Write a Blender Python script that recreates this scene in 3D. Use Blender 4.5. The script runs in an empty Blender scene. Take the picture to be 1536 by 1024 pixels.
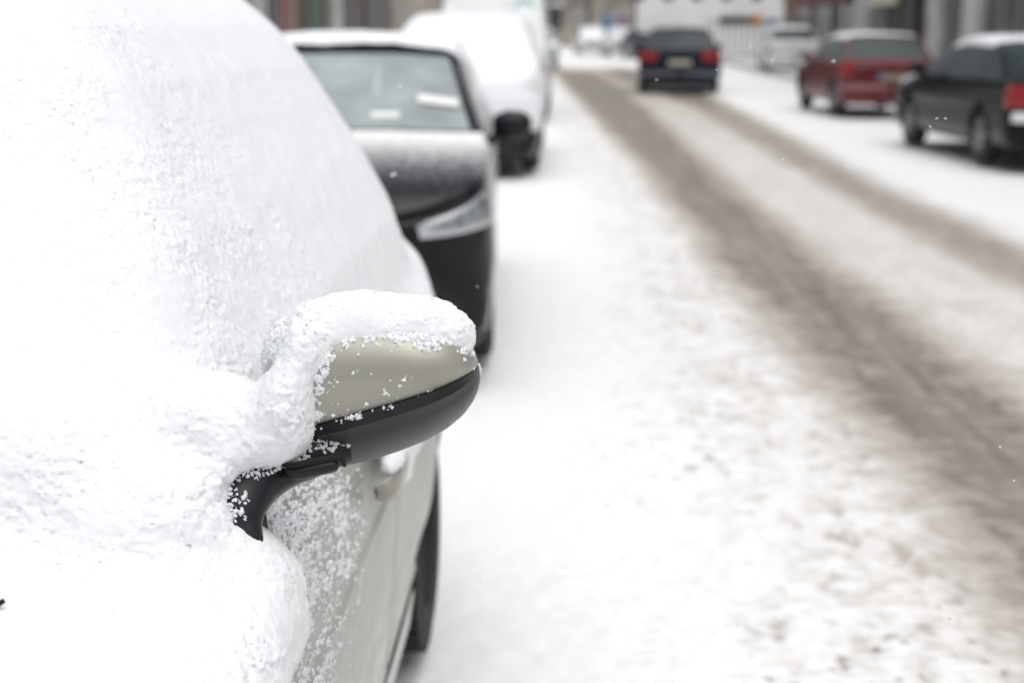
import bpy, math, random
import numpy as np
from mathutils import Matrix, Vector
random.seed(7); rng = np.random.default_rng(7)
C = bpy.context.scene.collection
R = math.radians
# ------------------------------------------------------------------ camera
H = 1.6; F = 2133.3
v = np.array([87., 474., F]); v /= np.linalg.norm(v)
YAW = math.asin(v[0]); PIT = math.asin(v[1]/math.cos(YAW))
cr = np.array([math.cos(YAW), math.sin(YAW), 0.])
cf = np.array([-math.sin(YAW)*math.cos(PIT), math.cos(YAW)*math.cos(PIT), -math.sin(PIT)])
cu = np.cross(cr, cf)
cd = bpy.data.cameras.new('camera'); cam = bpy.data.objects.new('camera', cd); C.objects.link(cam)
cam.location = (0, 0, H); cam.rotation_euler = (math.pi/2-PIT, 0, YAW)
cd.lens = 50; cd.sensor_width = 36; cd.clip_start = .05; cd.clip_end = 1200
cd.dof.use_dof = True; cd.dof.focus_distance = 1.6; cd.dof.aperture_fstop = 3.5; cd.dof.aperture_blades = 0
bpy.context.scene.camera = cam
def at(x, y, Y):
    """world point seen near photograph position x,y when it stands at street distance Y"""
    d = cf + cr*(x-768)/F + cu*(512-y)/F
    return d*Y/d[1] + np.array([0, 0, H])

# ------------------------------------------------------------------ noise
LAT = rng.random((64, 64, 64)).astype(np.float32)
def vnoise(P, s):
    q = P*s; i = np.floor(q).astype(np.int32); f = (q-i).astype(np.float32); f = f*f*(3-2*f)
    i &= 63; j = (i+1) & 63
    x0, y0, z0 = i[..., 0], i[..., 1], i[..., 2]; x1, y1, z1 = j[..., 0], j[..., 1], j[..., 2]
    fx, fy, fz = f[..., 0], f[..., 1], f[..., 2]
    a = LAT[x0, y0, z0]*(1-fx)+LAT[x1, y0, z0]*fx; b = LAT[x0, y1, z0]*(1-fx)+LAT[x1, y1, z0]*fx
    c = LAT[x0, y0, z1]*(1-fx)+LAT[x1, y0, z1]*fx; d = LAT[x0, y1, z1]*(1-fx)+LAT[x1, y1, z1]*fx
    return ((a*(1-fy)+b*fy)*(1-fz)+(c*(1-fy)+d*fy)*fz)*2-1
def fbm(P, s, n=4, g=.5, l=2.17):
    r = 0; a = 1; t = 0
    for k in range(n):
        r = r+a*vnoise(P+k*3.71, s); t += a; a *= g; s *= l
    return r/t
def sstep(a, b, x):
    t = np.clip((x-a)/(b-a), 0, 1); return t*t*(3-2*t)
def smin(a, b, k):
    h = np.clip(.5+.5*(b-a)/k, 0, 1); return b*(1-h)+a*h-k*h*(1-h)
def smax(a, b, k): return -smin(-a, -b, k)

# ------------------------------------------------------------------ object helpers
def link(o, parent=None):
    C.objects.link(o)
    if parent is not None: o.parent = parent
    return o
def tag(o, label=None, cat=None, group=None, kind=None):
    if label: o['label'] = label
    if cat: o['category'] = cat
    if group: o['group'] = group
    if kind: o['kind'] = kind
    return o
def thing(name, label, cat, loc=(0, 0, 0), rz=0, group=None):
    o = bpy.data.objects.new(name, None); link(o); o.empty_display_size = .2
    o.location = loc; o.rotation_euler = (0, 0, rz); return tag(o, label, cat, group)
def mesh(name, V, Fc, m, parent=None, smooth=True):
    """V (n,3) array; Fc (m,4) or (m,3) array or list of lists"""
    me = bpy.data.meshes.new(name)
    if isinstance(Fc, np.ndarray):
        n = Fc.shape[1]
        me.vertices.add(len(V)); me.vertices.foreach_set('co', np.asarray(V, np.float32).ravel())
        me.loops.add(Fc.size); me.loops.foreach_set('vertex_index', Fc.astype(np.int32).ravel())
        me.polygons.add(len(Fc)); me.polygons.foreach_set('loop_start', np.arange(0, Fc.size, n, dtype=np.int32))
        me.update(calc_edges=True)
    else:
        me.from_pydata([tuple(p) for p in V], [], [tuple(f) for f in Fc])
    me.validate(); me.update()
    me.polygons.foreach_set('use_smooth', [smooth]*len(me.polygons))
    if m is not None: me.materials.append(m)
    return link(bpy.data.objects.new(name, me), parent)
class MB:
    def __init__(s): s.v = []; s.f = []
    def box(s, x0, x1, y0, y1, z0, z1):
        n = len(s.v)
        s.v += [(x, y, z) for z in (z0, z1) for y in (y0, y1) for x in (x0, x1)]
        s.f += [[n+a for a in q] for q in ((0, 2, 3, 1), (4, 5, 7, 6), (0, 1, 5, 4), (2, 6, 7, 3), (0, 4, 6, 2), (1, 3, 7, 5))]
        return s
    def tube(s, pts, rad, seg=10, sq=None, up=(0, 0, 1)):
        pts = [np.array(p, float) for p in pts]; n0 = len(s.v); K = len(pts)
        for k, p in enumerate(pts):
            d = pts[min(k+1, K-1)]-pts[max(k-1, 0)]; d /= np.linalg.norm(d)+1e-9
            a = np.cross(d, up)
            if np.linalg.norm(a) < 1e-3: a = np.cross(d, (1, 0, 0))
            a /= np.linalg.norm(a); b = np.cross(a, d)
            r = rad[k] if hasattr(rad, '__len__') else rad
            e = sq[k] if hasattr(sq, '__len__') else (sq or 1)
            for i in range(seg):
                t = 2*math.pi*i/seg; s.v.append(tuple(p+a*r*e*math.cos(t)+b*r*math.sin(t)))
        for k in range(K-1):
            for i in range(seg):
                j = (i+1) % seg; s.f.append([n0+k*seg+i, n0+k*seg+j, n0+(k+1)*seg+j, n0+(k+1)*seg+i])
        s.f.append([n0+i for i in range(seg)][::-1]); s.f.append([n0+(K-1)*seg+i for i in range(seg)])
        return s
    def lathe_x(s, prof, cx, cy, cz, seg=40):
        """revolve profile (x offset, radius) about the x axis"""
        n0 = len(s.v)
        for (x, r) in prof:
            for i in range(seg):
                t = 2*math.pi*i/seg; s.v.append((cx+x, cy+r*math.cos(t), cz+r*math.sin(t)))
        for k in range(len(prof)-1):
            for i in range(seg):
                j = (i+1) % seg; s.f.append([n0+k*seg+i, n0+k*seg+j, n0+(k+1)*seg+j, n0+(k+1)*seg+i])
        s.f.append([n0+(len(prof)-1)*seg+i for i in range(seg)])
        return s
    def build(s, name, m, parent=None, smooth=False):
        o = mesh(name, s.v, s.f, m, parent, smooth); return o
def grid_faces(nu, nv, mask=None):
    i, j = np.meshgrid(np.arange(nu-1), np.arange(nv-1), indexing='ij')
    a = i*nv+j; f = np.stack([a, a+nv, a+nv+1, a+1], -1)
    return (f[mask] if mask is not None else f.reshape(-1, 4))
def gridmesh(name, P, m, parent=None, mask=None, flip=False):
    nu, nv = P.shape[:2]; f = grid_faces(nu, nv, mask)
    if flip: f = f[:, ::-1]
    V = P.reshape(-1, 3)
    used = np.unique(f); remap = np.full(len(V), -1); remap[used] = np.arange(len(used))
    return mesh(name, V[used], remap[f], m, parent)

# ------------------------------------------------------------------ materials
def newmat(name):
    m = bpy.data.materials.new(name); m.use_nodes = True
    nt = m.node_tree; b = nt.nodes['Principled BSDF']; return m, nt, b
def noise_bump(nt, b, scale, strength, dist, detail=4, rough=.6):
    tc = nt.nodes.new('ShaderNodeTexCoord'); n = nt.nodes.new('ShaderNodeTexNoise')
    n.inputs['Scale'].default_value = scale; n.inputs['Detail'].default_value = detail; n.inputs['Roughness'].default_value = rough
    bp = nt.nodes.new('ShaderNodeBump'); bp.inputs['Strength'].default_value = strength; bp.inputs['Distance'].default_value = dist
    nt.links.new(tc.outputs['Object'], n.inputs['Vector']); nt.links.new(n.outputs['Fac'], bp.inputs['Height'])
    nt.links.new(bp.outputs['Normal'], b.inputs['Normal']); return tc, n
def simple(name, col, rough=.5, metal=0, coat=0, nscale=None, namt=.25, bump=0):
    m, nt, b = newmat(name)
    b.inputs['Base Color'].default_value = (*col, 1); b.inputs['Roughness'].default_value = rough
    b.inputs['Metallic'].default_value = metal; b.inputs['Coat Weight'].default_value = coat
    if nscale:
        tc = nt.nodes.new('ShaderNodeTexCoord'); n = nt.nodes.new('ShaderNodeTexNoise'); n.inputs['Scale'].default_value = nscale; n.inputs['Detail'].default_value = 5
        mp = nt.nodes.new('ShaderNodeMapRange'); mp.inputs[1].default_value = .3; mp.inputs[2].default_value = .7
        mp.inputs[3].default_value = 1-namt; mp.inputs[4].default_value = 1+namt
        mx = nt.nodes.new('ShaderNodeVectorMath'); mx.operation = 'SCALE'; mx.inputs[0].default_value = col
        nt.links.new(tc.outputs['Object'], n.inputs['Vector']); nt.links.new(n.outputs['Fac'], mp.inputs[0])
        nt.links.new(mp.outputs[0], mx.inputs['Scale']); nt.links.new(mx.outputs[0], b.inputs['Base Color'])
        if bump:
            bp = nt.nodes.new('ShaderNodeBump'); bp.inputs['Strength'].default_value = bump; bp.inputs['Distance'].default_value = .01
            nt.links.new(n.outputs['Fac'], bp.inputs['Height']); nt.links.new(bp.outputs['Normal'], b.inputs['Normal'])
    return m
def snowmat(name, scale=350, strength=.5, dist=.0015, col=(.86, .875, .9)):
    m, nt, b = newmat(name); b.inputs['Base Color'].default_value = (*col, 1); b.inputs['Roughness'].default_value = .75
    b.inputs['Specular IOR Level'].default_value = .25
    noise_bump(nt, b, scale, strength, dist, 5, .7); return m
M = {}
M['snow_near'] = snowmat('powder_snow', 620, .6, .0012, (.845, .858, .88))
M['snow'] = snowmat('settled_snow', 30, .5, .01)
def paint(name, col, metal=0., rough=.28, dirt=None, dirtamt=.4, spec=.35):
    m, nt, b = newmat(name); b.inputs['Roughness'].default_value = rough; b.inputs['Metallic'].default_value = metal
    b.inputs['Coat Weight'].default_value = .6*spec; b.inputs['Specular IOR Level'].default_value = spec; b.inputs['Coat Roughness'].default_value = .08
    b.inputs['Base Color'].default_value = (*col, 1)
    if dirt:
        tc = nt.nodes.new('ShaderNodeTexCoord'); n = nt.nodes.new('ShaderNodeTexNoise'); n.inputs['Scale'].default_value = 3.5; n.inputs['Detail'].default_value = 8; n.inputs['Roughness'].default_value = .65
        sp = nt.nodes.new('ShaderNodeSeparateXYZ'); nt.links.new(tc.outputs['Object'], sp.inputs[0])
        h = nt.nodes.new('ShaderNodeMapRange'); h.inputs[1].default_value = 1.0; h.inputs[2].default_value = .2; nt.links.new(sp.outputs['Z'], h.inputs[0])
        n2 = nt.nodes.new('ShaderNodeMapRange'); n2.inputs[1].default_value = .3; n2.inputs[2].default_value = .7; nt.links.new(n.outputs['Fac'], n2.inputs[0])
        mu = nt.nodes.new('ShaderNodeMath'); mu.operation = 'MULTIPLY'; nt.links.new(h.outputs[0], mu.inputs[0]); nt.links.new(n2.outputs[0], mu.inputs[1])
        m2 = nt.nodes.new('ShaderNodeMath'); m2.operation = 'MULTIPLY'; m2.inputs[1].default_value = dirtamt*2; m2.use_clamp = True; nt.links.new(mu.outputs[0], m2.inputs[0])
        mx = nt.nodes.new('ShaderNodeMixRGB'); mx.inputs[1].default_value = (*col, 1); mx.inputs[2].default_value = (*dirt, 1)
        nt.links.new(m2.outputs[0], mx.inputs[0]); nt.links.new(mx.outputs[0], b.inputs['Base Color'])
        rr = nt.nodes.new('ShaderNodeMapRange'); rr.inputs[3].default_value = rough; rr.inputs[4].default_value = .75; nt.links.new(m2.outputs[0], rr.inputs[0]); nt.links.new(rr.outputs[0], b.inputs['Roughness'])
        cw = nt.nodes.new('ShaderNodeMapRange'); cw.inputs[3].default_value = .6*spec; cw.inputs[4].default_value = 0; nt.links.new(m2.outputs[0], cw.inputs[0]); nt.links.new(cw.outputs[0], b.inputs['Coat Weight'])
    return m
M['champagne'] = paint('champagne_paint', (.37, .36, .31), .4, .42)
M['champagne_door'] = paint('salted_champagne_paint', (.33, .325, .292), .45, .4, (.72, .72, .70), .75)
M['black_plastic'] = simple('black_plastic', (.010, .011, .014), .36, nscale=900, namt=.3, bump=.12)
M['black_plastic'].node_tree.nodes['Principled BSDF'].inputs['Specular IOR Level'].default_value = .32
M['dark_plastic'] = simple('dark_plastic', (.03, .03, .03), .6)
M['gap'] = simple('gap_shadow_rubber', (.008, .008, .009), .9)
M['rubber'] = simple('tyre_rubber', (.018, .018, .019), .8, nscale=60, namt=.5, bump=.3)
M['alloy'] = simple('wheel_alloy', (.42, .42, .41), .4, .7, nscale=8, namt=.3)
M['rim_dark'] = simple('dull_rim', (.10, .10, .10), .5, .5, nscale=8, namt=.3)
M['chrome'] = simple('chrome', (.7, .7, .7), .15, 1)
M['red_lens'] = simple('red_lens', (.30, .008, .012), .2, coat=.4)
M['lamp_lens'] = simple('lamp_lens', (.55, .57, .6), .12, .3, coat=.8)
M['lamp_dark'] = simple('lamp_interior', (.26, .28, .30), .2, .3, nscale=30, namt=.6)
M['plate'] = simple('number_plate', (.55, .52, .45), .5, nscale=25, namt=.2)
M['plate_blue'] = simple('plate_blue', (.03, .07, .4), .5)
M['paper'] = simple('paper', (.85, .85, .84), .8)
M['seat'] = simple('seat_fabric', (.10, .105, .11), .9, nscale=20)
M['black_paint'] = paint('black_paint', (.006, .007, .009), 0, .15, (.13, .12, .11), .08, .2)
M['black_car'] = paint('black_dusty_paint', (.004, .005, .006), 0, .14, (.06, .06, .06), .05, .14)
M['navy'] = paint('navy_paint', (.004, .008, .022), 0, .18, (.08, .08, .09), .06, .2)
M['red'] = paint('dark_red_paint', (.11, .003, .008), .1, .25, (.25, .14, .14), .25)
M['white_paint'] = paint('white_paint', (.72, .74, .74), 0, .3, (.4, .4, .38), .3)
M['silver'] = paint('pale_blue_paint', (.45, .53, .58), .3, .3)
def glassmat(name, frost, fc=(.62, .68, .68), rough=.06):
    m, nt, b = newmat(name); b.inputs['Base Color'].default_value = (*fc, 1); b.inputs['Roughness'].default_value = .3
    tr = nt.nodes.new('ShaderNodeBsdfTransparent'); tr.inputs[0].default_value = (.75, .8, .8, 1)
    gl = nt.nodes.new('ShaderNodeBsdfGlossy'); gl.inputs['Roughness'].default_value = rough
    fr = nt.nodes.new('ShaderNodeFresnel'); fr.inputs[0].default_value = 1.5
    m1 = nt.nodes.new('ShaderNodeMixShader'); nt.links.new(fr.outputs[0], m1.inputs[0]); nt.links.new(tr.outputs[0], m1.inputs[1]); nt.links.new(gl.outputs[0], m1.inputs[2])
    m2 = nt.nodes.new('ShaderNodeMixShader'); nt.links.new(m1.outputs[0], m2.inputs[1]); nt.links.new(b.outputs[0], m2.inputs[2])
    tc = nt.nodes.new('ShaderNodeTexCoord'); n = nt.nodes.new('ShaderNodeTexNoise'); n.inputs['Scale'].default_value = 2.5; n.inputs['Detail'].default_value = 3
    mp = nt.nodes.new('ShaderNodeMapRange'); mp.inputs[1].default_value = .3; mp.inputs[2].default_value = .7; mp.inputs[3].default_value = frost*.7; mp.inputs[4].default_value = min(1, frost*1.3)
    nt.links.new(tc.outputs['Object'], n.inputs['Vector']); nt.links.new(n.outputs['Fac'], mp.inputs[0]); nt.links.new(mp.outputs[0], m2.inputs[0])
    nt.links.new(m2.outputs[0], nt.nodes['Material Output'].inputs[0]); return m
M['glass_frost'] = glassmat('misted_glass', .60, (.56, .63, .64))
M['glass_dark'] = glassmat('car_glass', .06)
M['glass_tint'] = simple('tinted_glass', (.012, .026, .029), .15, nscale=1.5, namt=.7)
M['glass_tint'].node_tree.nodes['Principled BSDF'].inputs['Specular IOR Level'].default_value = .22

# ------------------------------------------------------------------ world, light
W = bpy.data.worlds.new('World'); bpy.context.scene.world = W; W.use_nodes = True
nt = W.node_tree; bg = nt.nodes['Background']; bg.inputs['Strength'].default_value = .13
sky = nt.nodes.new('ShaderNodeTexSky'); sky.sky_type = 'NISHITA'; sky.sun_disc = False
EL, AZ = R(76), R(140)     # azimuth clockwise from +Y
sky.sun_elevation = EL; sky.sun_rotation = AZ; sky.dust_density = 4; sky.air_density = 1.2; sky.ozone_density = 1
hs = nt.nodes.new('ShaderNodeHueSaturation'); hs.inputs['Saturation'].default_value = .22
nt.links.new(sky.outputs[0], hs.inputs['Color']); nt.links.new(hs.outputs[0], bg.inputs['Color'])
sl = bpy.data.lights.new('sun', 'SUN'); sl.energy = 1.4; sl.angle = R(80); sl.color = (1, .975, .94)
so = bpy.data.objects.new('sun', sl); link(so)
sd = Vector((math.sin(AZ)*math.cos(EL), math.cos(AZ)*math.cos(EL), math.sin(EL)))
so.rotation_euler = sd.to_track_quat('Z', 'Y').to_euler(); so.location = (0, 0, 20)
vs = bpy.context.scene.view_settings; vs.view_transform = 'Standard'; vs.look = 'None'; vs.gamma = 1; vs.exposure = .0

# ------------------------------------------------------------------ ground
def geo(a, b, n): return a*(b/a)**(np.arange(n)/(n-1))
ys = np.concatenate([np.linspace(-12, 2.5, 60)[:-1], geo(2.5, 14, 620)[:-1], geo(14, 90, 260)[:-1], geo(90, 420, 30)])
xs = np.concatenate([-geo(9, 120, 24)[::-1], np.linspace(-9, -.9, 60)[1:-1], np.linspace(-.9, 6.3, 420), geo(6.35, 120, 40)])
X, Y = np.meshgrid(xs, ys, indexing='ij')
P = np.stack([X, Y, np.zeros_like(X)], -1)
T1L = np.interp(Y, [0, 4.1, 5.65, 7.3, 9.9, 15.1, 24.9, 34, 49.4, 90], [1.5, 1.37, 1.29, 1.19, 1.12, 1.0, .58, .22, -.4, -4.5])
T1R = np.interp(Y, [0, 5.9, 7.3, 10.5, 17.4, 27, 35, 49, 90], [2.0, 1.95, 1.9, 1.74, 1.6, 1.5, 1.4, 1.0, -1.5])
T2L = np.interp(Y, [0, 9, 10.9, 16.7, 26.9, 35, 49, 90], [3.0, 2.88, 2.8, 2.68, 2.52, 2.3, 1.6, -.8])
T2R = np.interp(Y, [0, 10.6, 15.2, 29.2, 35, 49, 90], [3.5, 3.38, 3.2, 3.25, 3.2, 2.7, .5])
wob = .09*fbm(P, .8, 3)+.11*fbm(P, 7, 4, .6)
def band(a, b, s): return sstep(a-s, a+s, X+wob)*(1-sstep(b-s, b+s, X+wob))
b1 = band(T1L-.05, T1R+.11, .29); b2 = band(T2L-.03, T2R+.06, .27)*.78
mid = band(T1L-.1, T2R+.2, .3)
far = sstep(14, 38, Y)
near_edge = band(T1L-.75, T1L+.1, .35)     # scattered dirt left of the track
lump = fbm(P, 5.5, 5, .55); fine = fbm(P, 24, 4, .55)
wet = np.clip(b1+b2, 0, 1)
z = .010*lump+.007*fine*(1-wet)-.022*wet+.006*fbm(P, 1.2, 3)
churn = sstep(-.1, .6, X)*(1-sstep(T1L+.05, T1L+.25, X))
pit = sstep(.24, .5, fbm(P*np.array([1, .8, 1])+9, 15, 3))*sstep(-.2, .25, fbm(P, 2.2, 2))*churn*np.clip(1.5-Y*.08, .3, 1)
z = z-.02*pit
# prints of a tyre tread crossing at an angle near the camera
tx = X-(1.0+.0*Y)-(4.2-Y)*.12
tread = np.exp(-((tx-.02)/.09)**2)*(1-sstep(4.6, 5.6, Y))
tread = tread*(.5+.5*np.sin((Y+.25*np.abs(tx))*2*math.pi/.045))
z = z-.012*tread
fade = 1-sstep(48, 62, Y); b1 = b1*fade; b2 = b2*fade; mid = mid*fade; b1 = np.maximum(b1, .62*mid*sstep(26, 42, Y))
P[..., 2] = z-.03
g = gridmesh('road', P, None, flip=True)
tag(g, kind='structure')
me = g.data
def attr(name, A):
    a = me.attributes.new(name, 'FLOAT', 'POINT'); a.data.foreach_set('value', A.astype(np.float32).ravel())
attr('wet', np.clip(b1*(.85+.3*fine)+b2*(.8+.3*fine), 0, 1))
attr('slush', np.clip(mid*(.46+.3*sstep(-.3, .3, lump)*.6+.4*far)+.34*sstep(.0, .42, fbm(P+7, 28, 4, .65))*sstep(-.5, .9, X)*np.clip(1.5-Y*.07, .2, 1)+near_edge*(.12+sstep(-.1, .4, fbm(P, 11, 5, .6))*.5)+.5*pit+.22*tread, 0, 1))
attr('pit', sstep(.30, .5, fbm(P*np.array([1, .85, 1])+5, 27, 3))*churn*sstep(-.35, .2, fbm(P+3, 2.3, 2))*np.clip(1.4-Y*.07, 0, 1))
m, nt, b = newmat('snowy_road'); me.materials.append(m)
aw = nt.nodes.new('ShaderNodeAttribute'); aw.attribute_name = 'wet'; asl = nt.nodes.new('ShaderNodeAttribute'); asl.attribute_name = 'slush'
tc, nz = noise_bump(nt, b, 22, .5, .012, 8, .65)
n2 = nt.nodes.new('ShaderNodeTexNoise'); n2.inputs['Scale'].default_value = 7; n2.inputs['Detail'].default_value = 8; n2.inputs['Roughness'].default_value = .7
nt.links.new(tc.outputs['Object'], n2.inputs['Vector'])
st = nt.nodes.new('ShaderNodeMapping'); st.inputs['Scale'].default_value = (9, .35, 1); nt.links.new(tc.outputs['Object'], st.inputs[0])
n3 = nt.nodes.new('ShaderNodeTexNoise'); n3.inputs['Scale'].default_value = 1.2; n3.inputs['Detail'].default_value = 6; nt.links.new(st.outputs[0], n3.inputs['Vector'])
def mixc(f, a, c):
    x = nt.nodes.new('ShaderNodeMixRGB')
    if hasattr(f, 'links'): nt.links.new(f, x.inputs[0])
    else: x.inputs[0].default_value = f
    for k, q in ((1, a), (2, c)):
        if hasattr(q, 'links'): nt.links.new(q, x.inputs[k])
        else: x.inputs[k].default_value = (*q, 1)
    return x.outputs[0]
def mrange(s, a, b2_, c=0, d=1):
    x = nt.nodes.new('ShaderNodeMapRange'); nt.links.new(s, x.inputs[0])
    for k, q in zip((1, 2, 3, 4), (a, b2_, c, d)): x.inputs[k].default_value = q
    return x.outputs[0]
def mul(a, c):
    x = nt.nodes.new('ShaderNodeMath'); x.operation = 'MULTIPLY'; x.use_clamp = True
    nt.links.new(a, x.inputs[0])
    if hasattr(c, 'links'): nt.links.new(c, x.inputs[1])
    else: x.inputs[1].default_value = c
    return x.outputs[0]
brown = mixc(mrange(n2.outputs[0], .35, .65), (.36, .315, .27), (.53, .49, .445))
grey = mixc(mrange(n3.outputs[0], .35, .65), (.185, .160, .136), (.285, .250, .218))
c1 = mixc(mul(asl.outputs['Fac'], mrange(n2.outputs[0], .2, .55, .45, 1)), (.87, .875, .88), brown)
edge = mul(aw.outputs['Fac'], mrange(n2.outputs[0], .3, .62, .75, 1.15))
apt = nt.nodes.new('ShaderNodeAttribute'); apt.attribute_name = 'pit'
c1 = mixc(mul(apt.outputs['Fac'], .8), c1, (.20, .175, .15))
c2 = mixc(mrange(edge, .05, .45), c1, mixc(mrange(nz.outputs[0], .35, .65), (.37, .33, .29), (.53, .49, .45)))
c3 = mixc(mrange(edge, .45, .85), c2, grey)
nt.links.new(c3, b.inputs['Base Color'])
nt.links.new(mrange(edge, .3, .9, .8, .45), b.inputs['Roughness']); b.inputs['Specular IOR Level'].default_value = .3
# pavements
def slab(name, x0, x1, y0, y1, z1, m):
    nx = max(3, int((x1-x0)/.25)); ny = max(10, int((y1-y0)/.4))
    XX, YY = np.meshgrid(np.linspace(x0, x1, nx), np.linspace(y0, y1, ny), indexing='ij')
    PP = np.stack([XX, YY, np.zeros_like(XX)], -1); PP[..., 2] = z1+.03*fbm(PP, .9, 4)*sstep(0, .3, XX-x0)*sstep(0, .3, x1-XX)
    o = gridmesh(name, PP, m, flip=True); tag(o, kind='structure'); return o
slab('pavement', 6.75, 9.4, -12, 64, .15, M['snow']); slab('pavement', -9.0, -2.75, -12, 66, .15, M['snow'])
kb = simple('kerb_stone', (.55, .55, .55), .85, nscale=9)
for x0, x1 in ((6.6, 6.75), (-2.75, -2.6)):
    o = MB().box(x0, x1, -12, 64, -.1, .147).build('kerb', kb); tag(o, kind='structure')

# ------------------------------------------------------------------ surface nets
def nets(f, lo, hi, h, B=16, batch=48):
    lo = np.array(lo, float); n = np.ceil((np.array(hi)-lo)/h/B).astype(int)
    bi = np.stack(np.meshgrid(*[np.arange(k) for k in n], indexing='ij'), -1).reshape(-1, 3)
    cc = lo+(bi+.5)*B*h; d = f(cc, True); bi = bi[np.abs(d) < B*h*.87*1.5+.030]
    N = (n*B+2).astype(np.int64)
    def gid(c): return ((c[..., 0]+1)*N[1]+(c[..., 1]+1))*N[2]+(c[..., 2]+1)
    s = np.stack(np.meshgrid(*[np.arange(B+1)]*3, indexing='ij'), -1)
    ids = []; pos = []; quads = []
    for k in range(0, len(bi), batch):
        o = bi[k:k+batch]*B; G = o[:, None, None, None, :]+s[None]
        D = f(lo+G*h, False); S = D < 0
        # cell vertices
        acc = 0; cnt = 0
        Dc = [[[D[:, a:a+B, b_:b_+B, c:c+B] for c in (0, 1)] for b_ in (0, 1)] for a in (0, 1)]
        base = G[:, :B, :B, :B].astype(float); acc = np.zeros(base.shape); cnt = np.zeros(base.shape[:-1])
        for ax in range(3):
            for u in (0, 1):
                for w in (0, 1):
                    i0 = [0, 0, 0]; oth = [q for q in range(3) if q != ax]; i0[oth[0]] = u; i0[oth[1]] = w; i1 = list(i0); i1[ax] = 1
                    a = Dc[i0[0]][i0[1]][i0[2]]; c = Dc[i1[0]][i1[1]][i1[2]]; m_ = (a < 0) != (c < 0)
                    t = np.where(m_, a/np.where(m_, a-c, 1), 0)
                    off = np.array(i0, float)
                    acc += m_[..., None]*off; acc[..., ax] += t; cnt += m_
        m_ = cnt > 0
        ids.append(gid(G[:, :B, :B, :B][m_])); pos.append(lo+(base[m_]+acc[m_]/cnt[m_][:, None])*h)
        for ax in range(3):
            sl0 = [slice(None)]+[slice(0, B)]*3; sl1 = list(sl0); sl1[ax+1] = slice(1, B+1)
            a = S[tuple(sl0)]; c = S[tuple(sl1)]; m_ = a != c; g0 = G[:, :B, :B, :B][m_]; sg = a[m_]
            e1 = np.zeros(3, int); e2 = np.zeros(3, int); e1[(ax+1) % 3] = 1; e2[(ax+2) % 3] = 1
            q = np.stack([gid(g0), gid(g0-e1), gid(g0-e1-e2), gid(g0-e2)], -1)
            q[~sg] = q[~sg][:, ::-1]; quads.append(q)
    ids = np.concatenate(ids); pos = np.concatenate(pos); quads = np.concatenate(quads)
    o = np.argsort(ids); ids = ids[o]; pos = pos[o]
    ix = np.searchsorted(ids, quads); ix[ix >= len(ids)] = 0; ok = (ids[ix] == quads).all(1)
    return pos, ix[ok]

# ------------------------------------------------------------------ near car
ncar = thing('parked_car', 'champagne car buried in snow, filling the left foreground with its door mirror in focus', 'car', (-1.2, 1.6, 0), 0, 'cars parked along the left kerb')
def rel(V, o=ncar): return np.asarray(V)-np.array(o.location)
ZF = [.15, .18, .25, .32, .345, .36, .45, .6, .7, .8, .93, 1.0, 1.06, 1.1]
XF = [-.42, -.385, -.362, -.352, -.354, -.357, -.346, -.333, -.326, -.329, -.339, -.352, -.375, -.405]
def noseX(Y): return -.62*sstep(1.0, -.75, Y)**2-.35*sstep(3.6, 4.35, Y)**2
def flank(Y, Z):
    x = np.interp(Z, ZF, XF)
    x = x+.006*np.exp(-((Z-(.80-.02*Y))/.012)**2)*sstep(1.2, 1.5, Y)      # crease along the doors
    x = x+.021*np.exp(-((Y-3.24)/.2)**2)*sstep(.36, .50, Z)*sstep(.85, .68, Z)
    x = x-.08*np.clip((Y-3.3)/.5, 0, 1.6)*sstep(.66, .85, Z)
    return x+noseX(Y)
def gx(z): return np.interp(z, [.8, .935, 1.0, 1.178, 1.325, 1.518, 1.6, 1.66, 1.72, 1.76], [-.318, -.329, -.345, -.40, -.48, -.606, -.675, -.748, -.86, -1.0])
def cabin(Pt, side_off=0., ws_off=0., roof=1.77):
    x, y, zz = Pt[..., 0], Pt[..., 1], Pt[..., 2]
    a = (x-gx(zz)-side_off+.19*np.clip((y-3.15)/1.0, 0, 1.3)**1.4)*.88
    yb = 1.05+.27*np.clip((x+1.2)/.84, -1, 1)**2
    w = -((y-yb-ws_off)*.61-(zz-1.0)*.79)*.99          # in front of the glass plane
    w = np.where(True, w, w)
    b_ = (zz-roof-.04*(1-((x+1.2)/.8)**2))
    c_ = (y-4.1)*.9-(1.5-zz)*.3
    return smax(smax(smax(a, w, .10), b_, .10), c_, .1)
def lower(Pt):
    x, y, zz = Pt[..., 0], Pt[..., 1], Pt[..., 2]
    top = np.interp(y, [-.8, -.3, .2, .9, 1.3, 1.5], [.80, .90, .96, 1.02, 1.05, 1.05])-.06*np.clip((x+1.2)/.85, 0, 1)**4
    return smax(smax(x-(-.318+noseX(y))+.07*np.clip((y-3.3)/.5, 0, 1.6), zz-top, .07), -(y+.75), .1)
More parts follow.
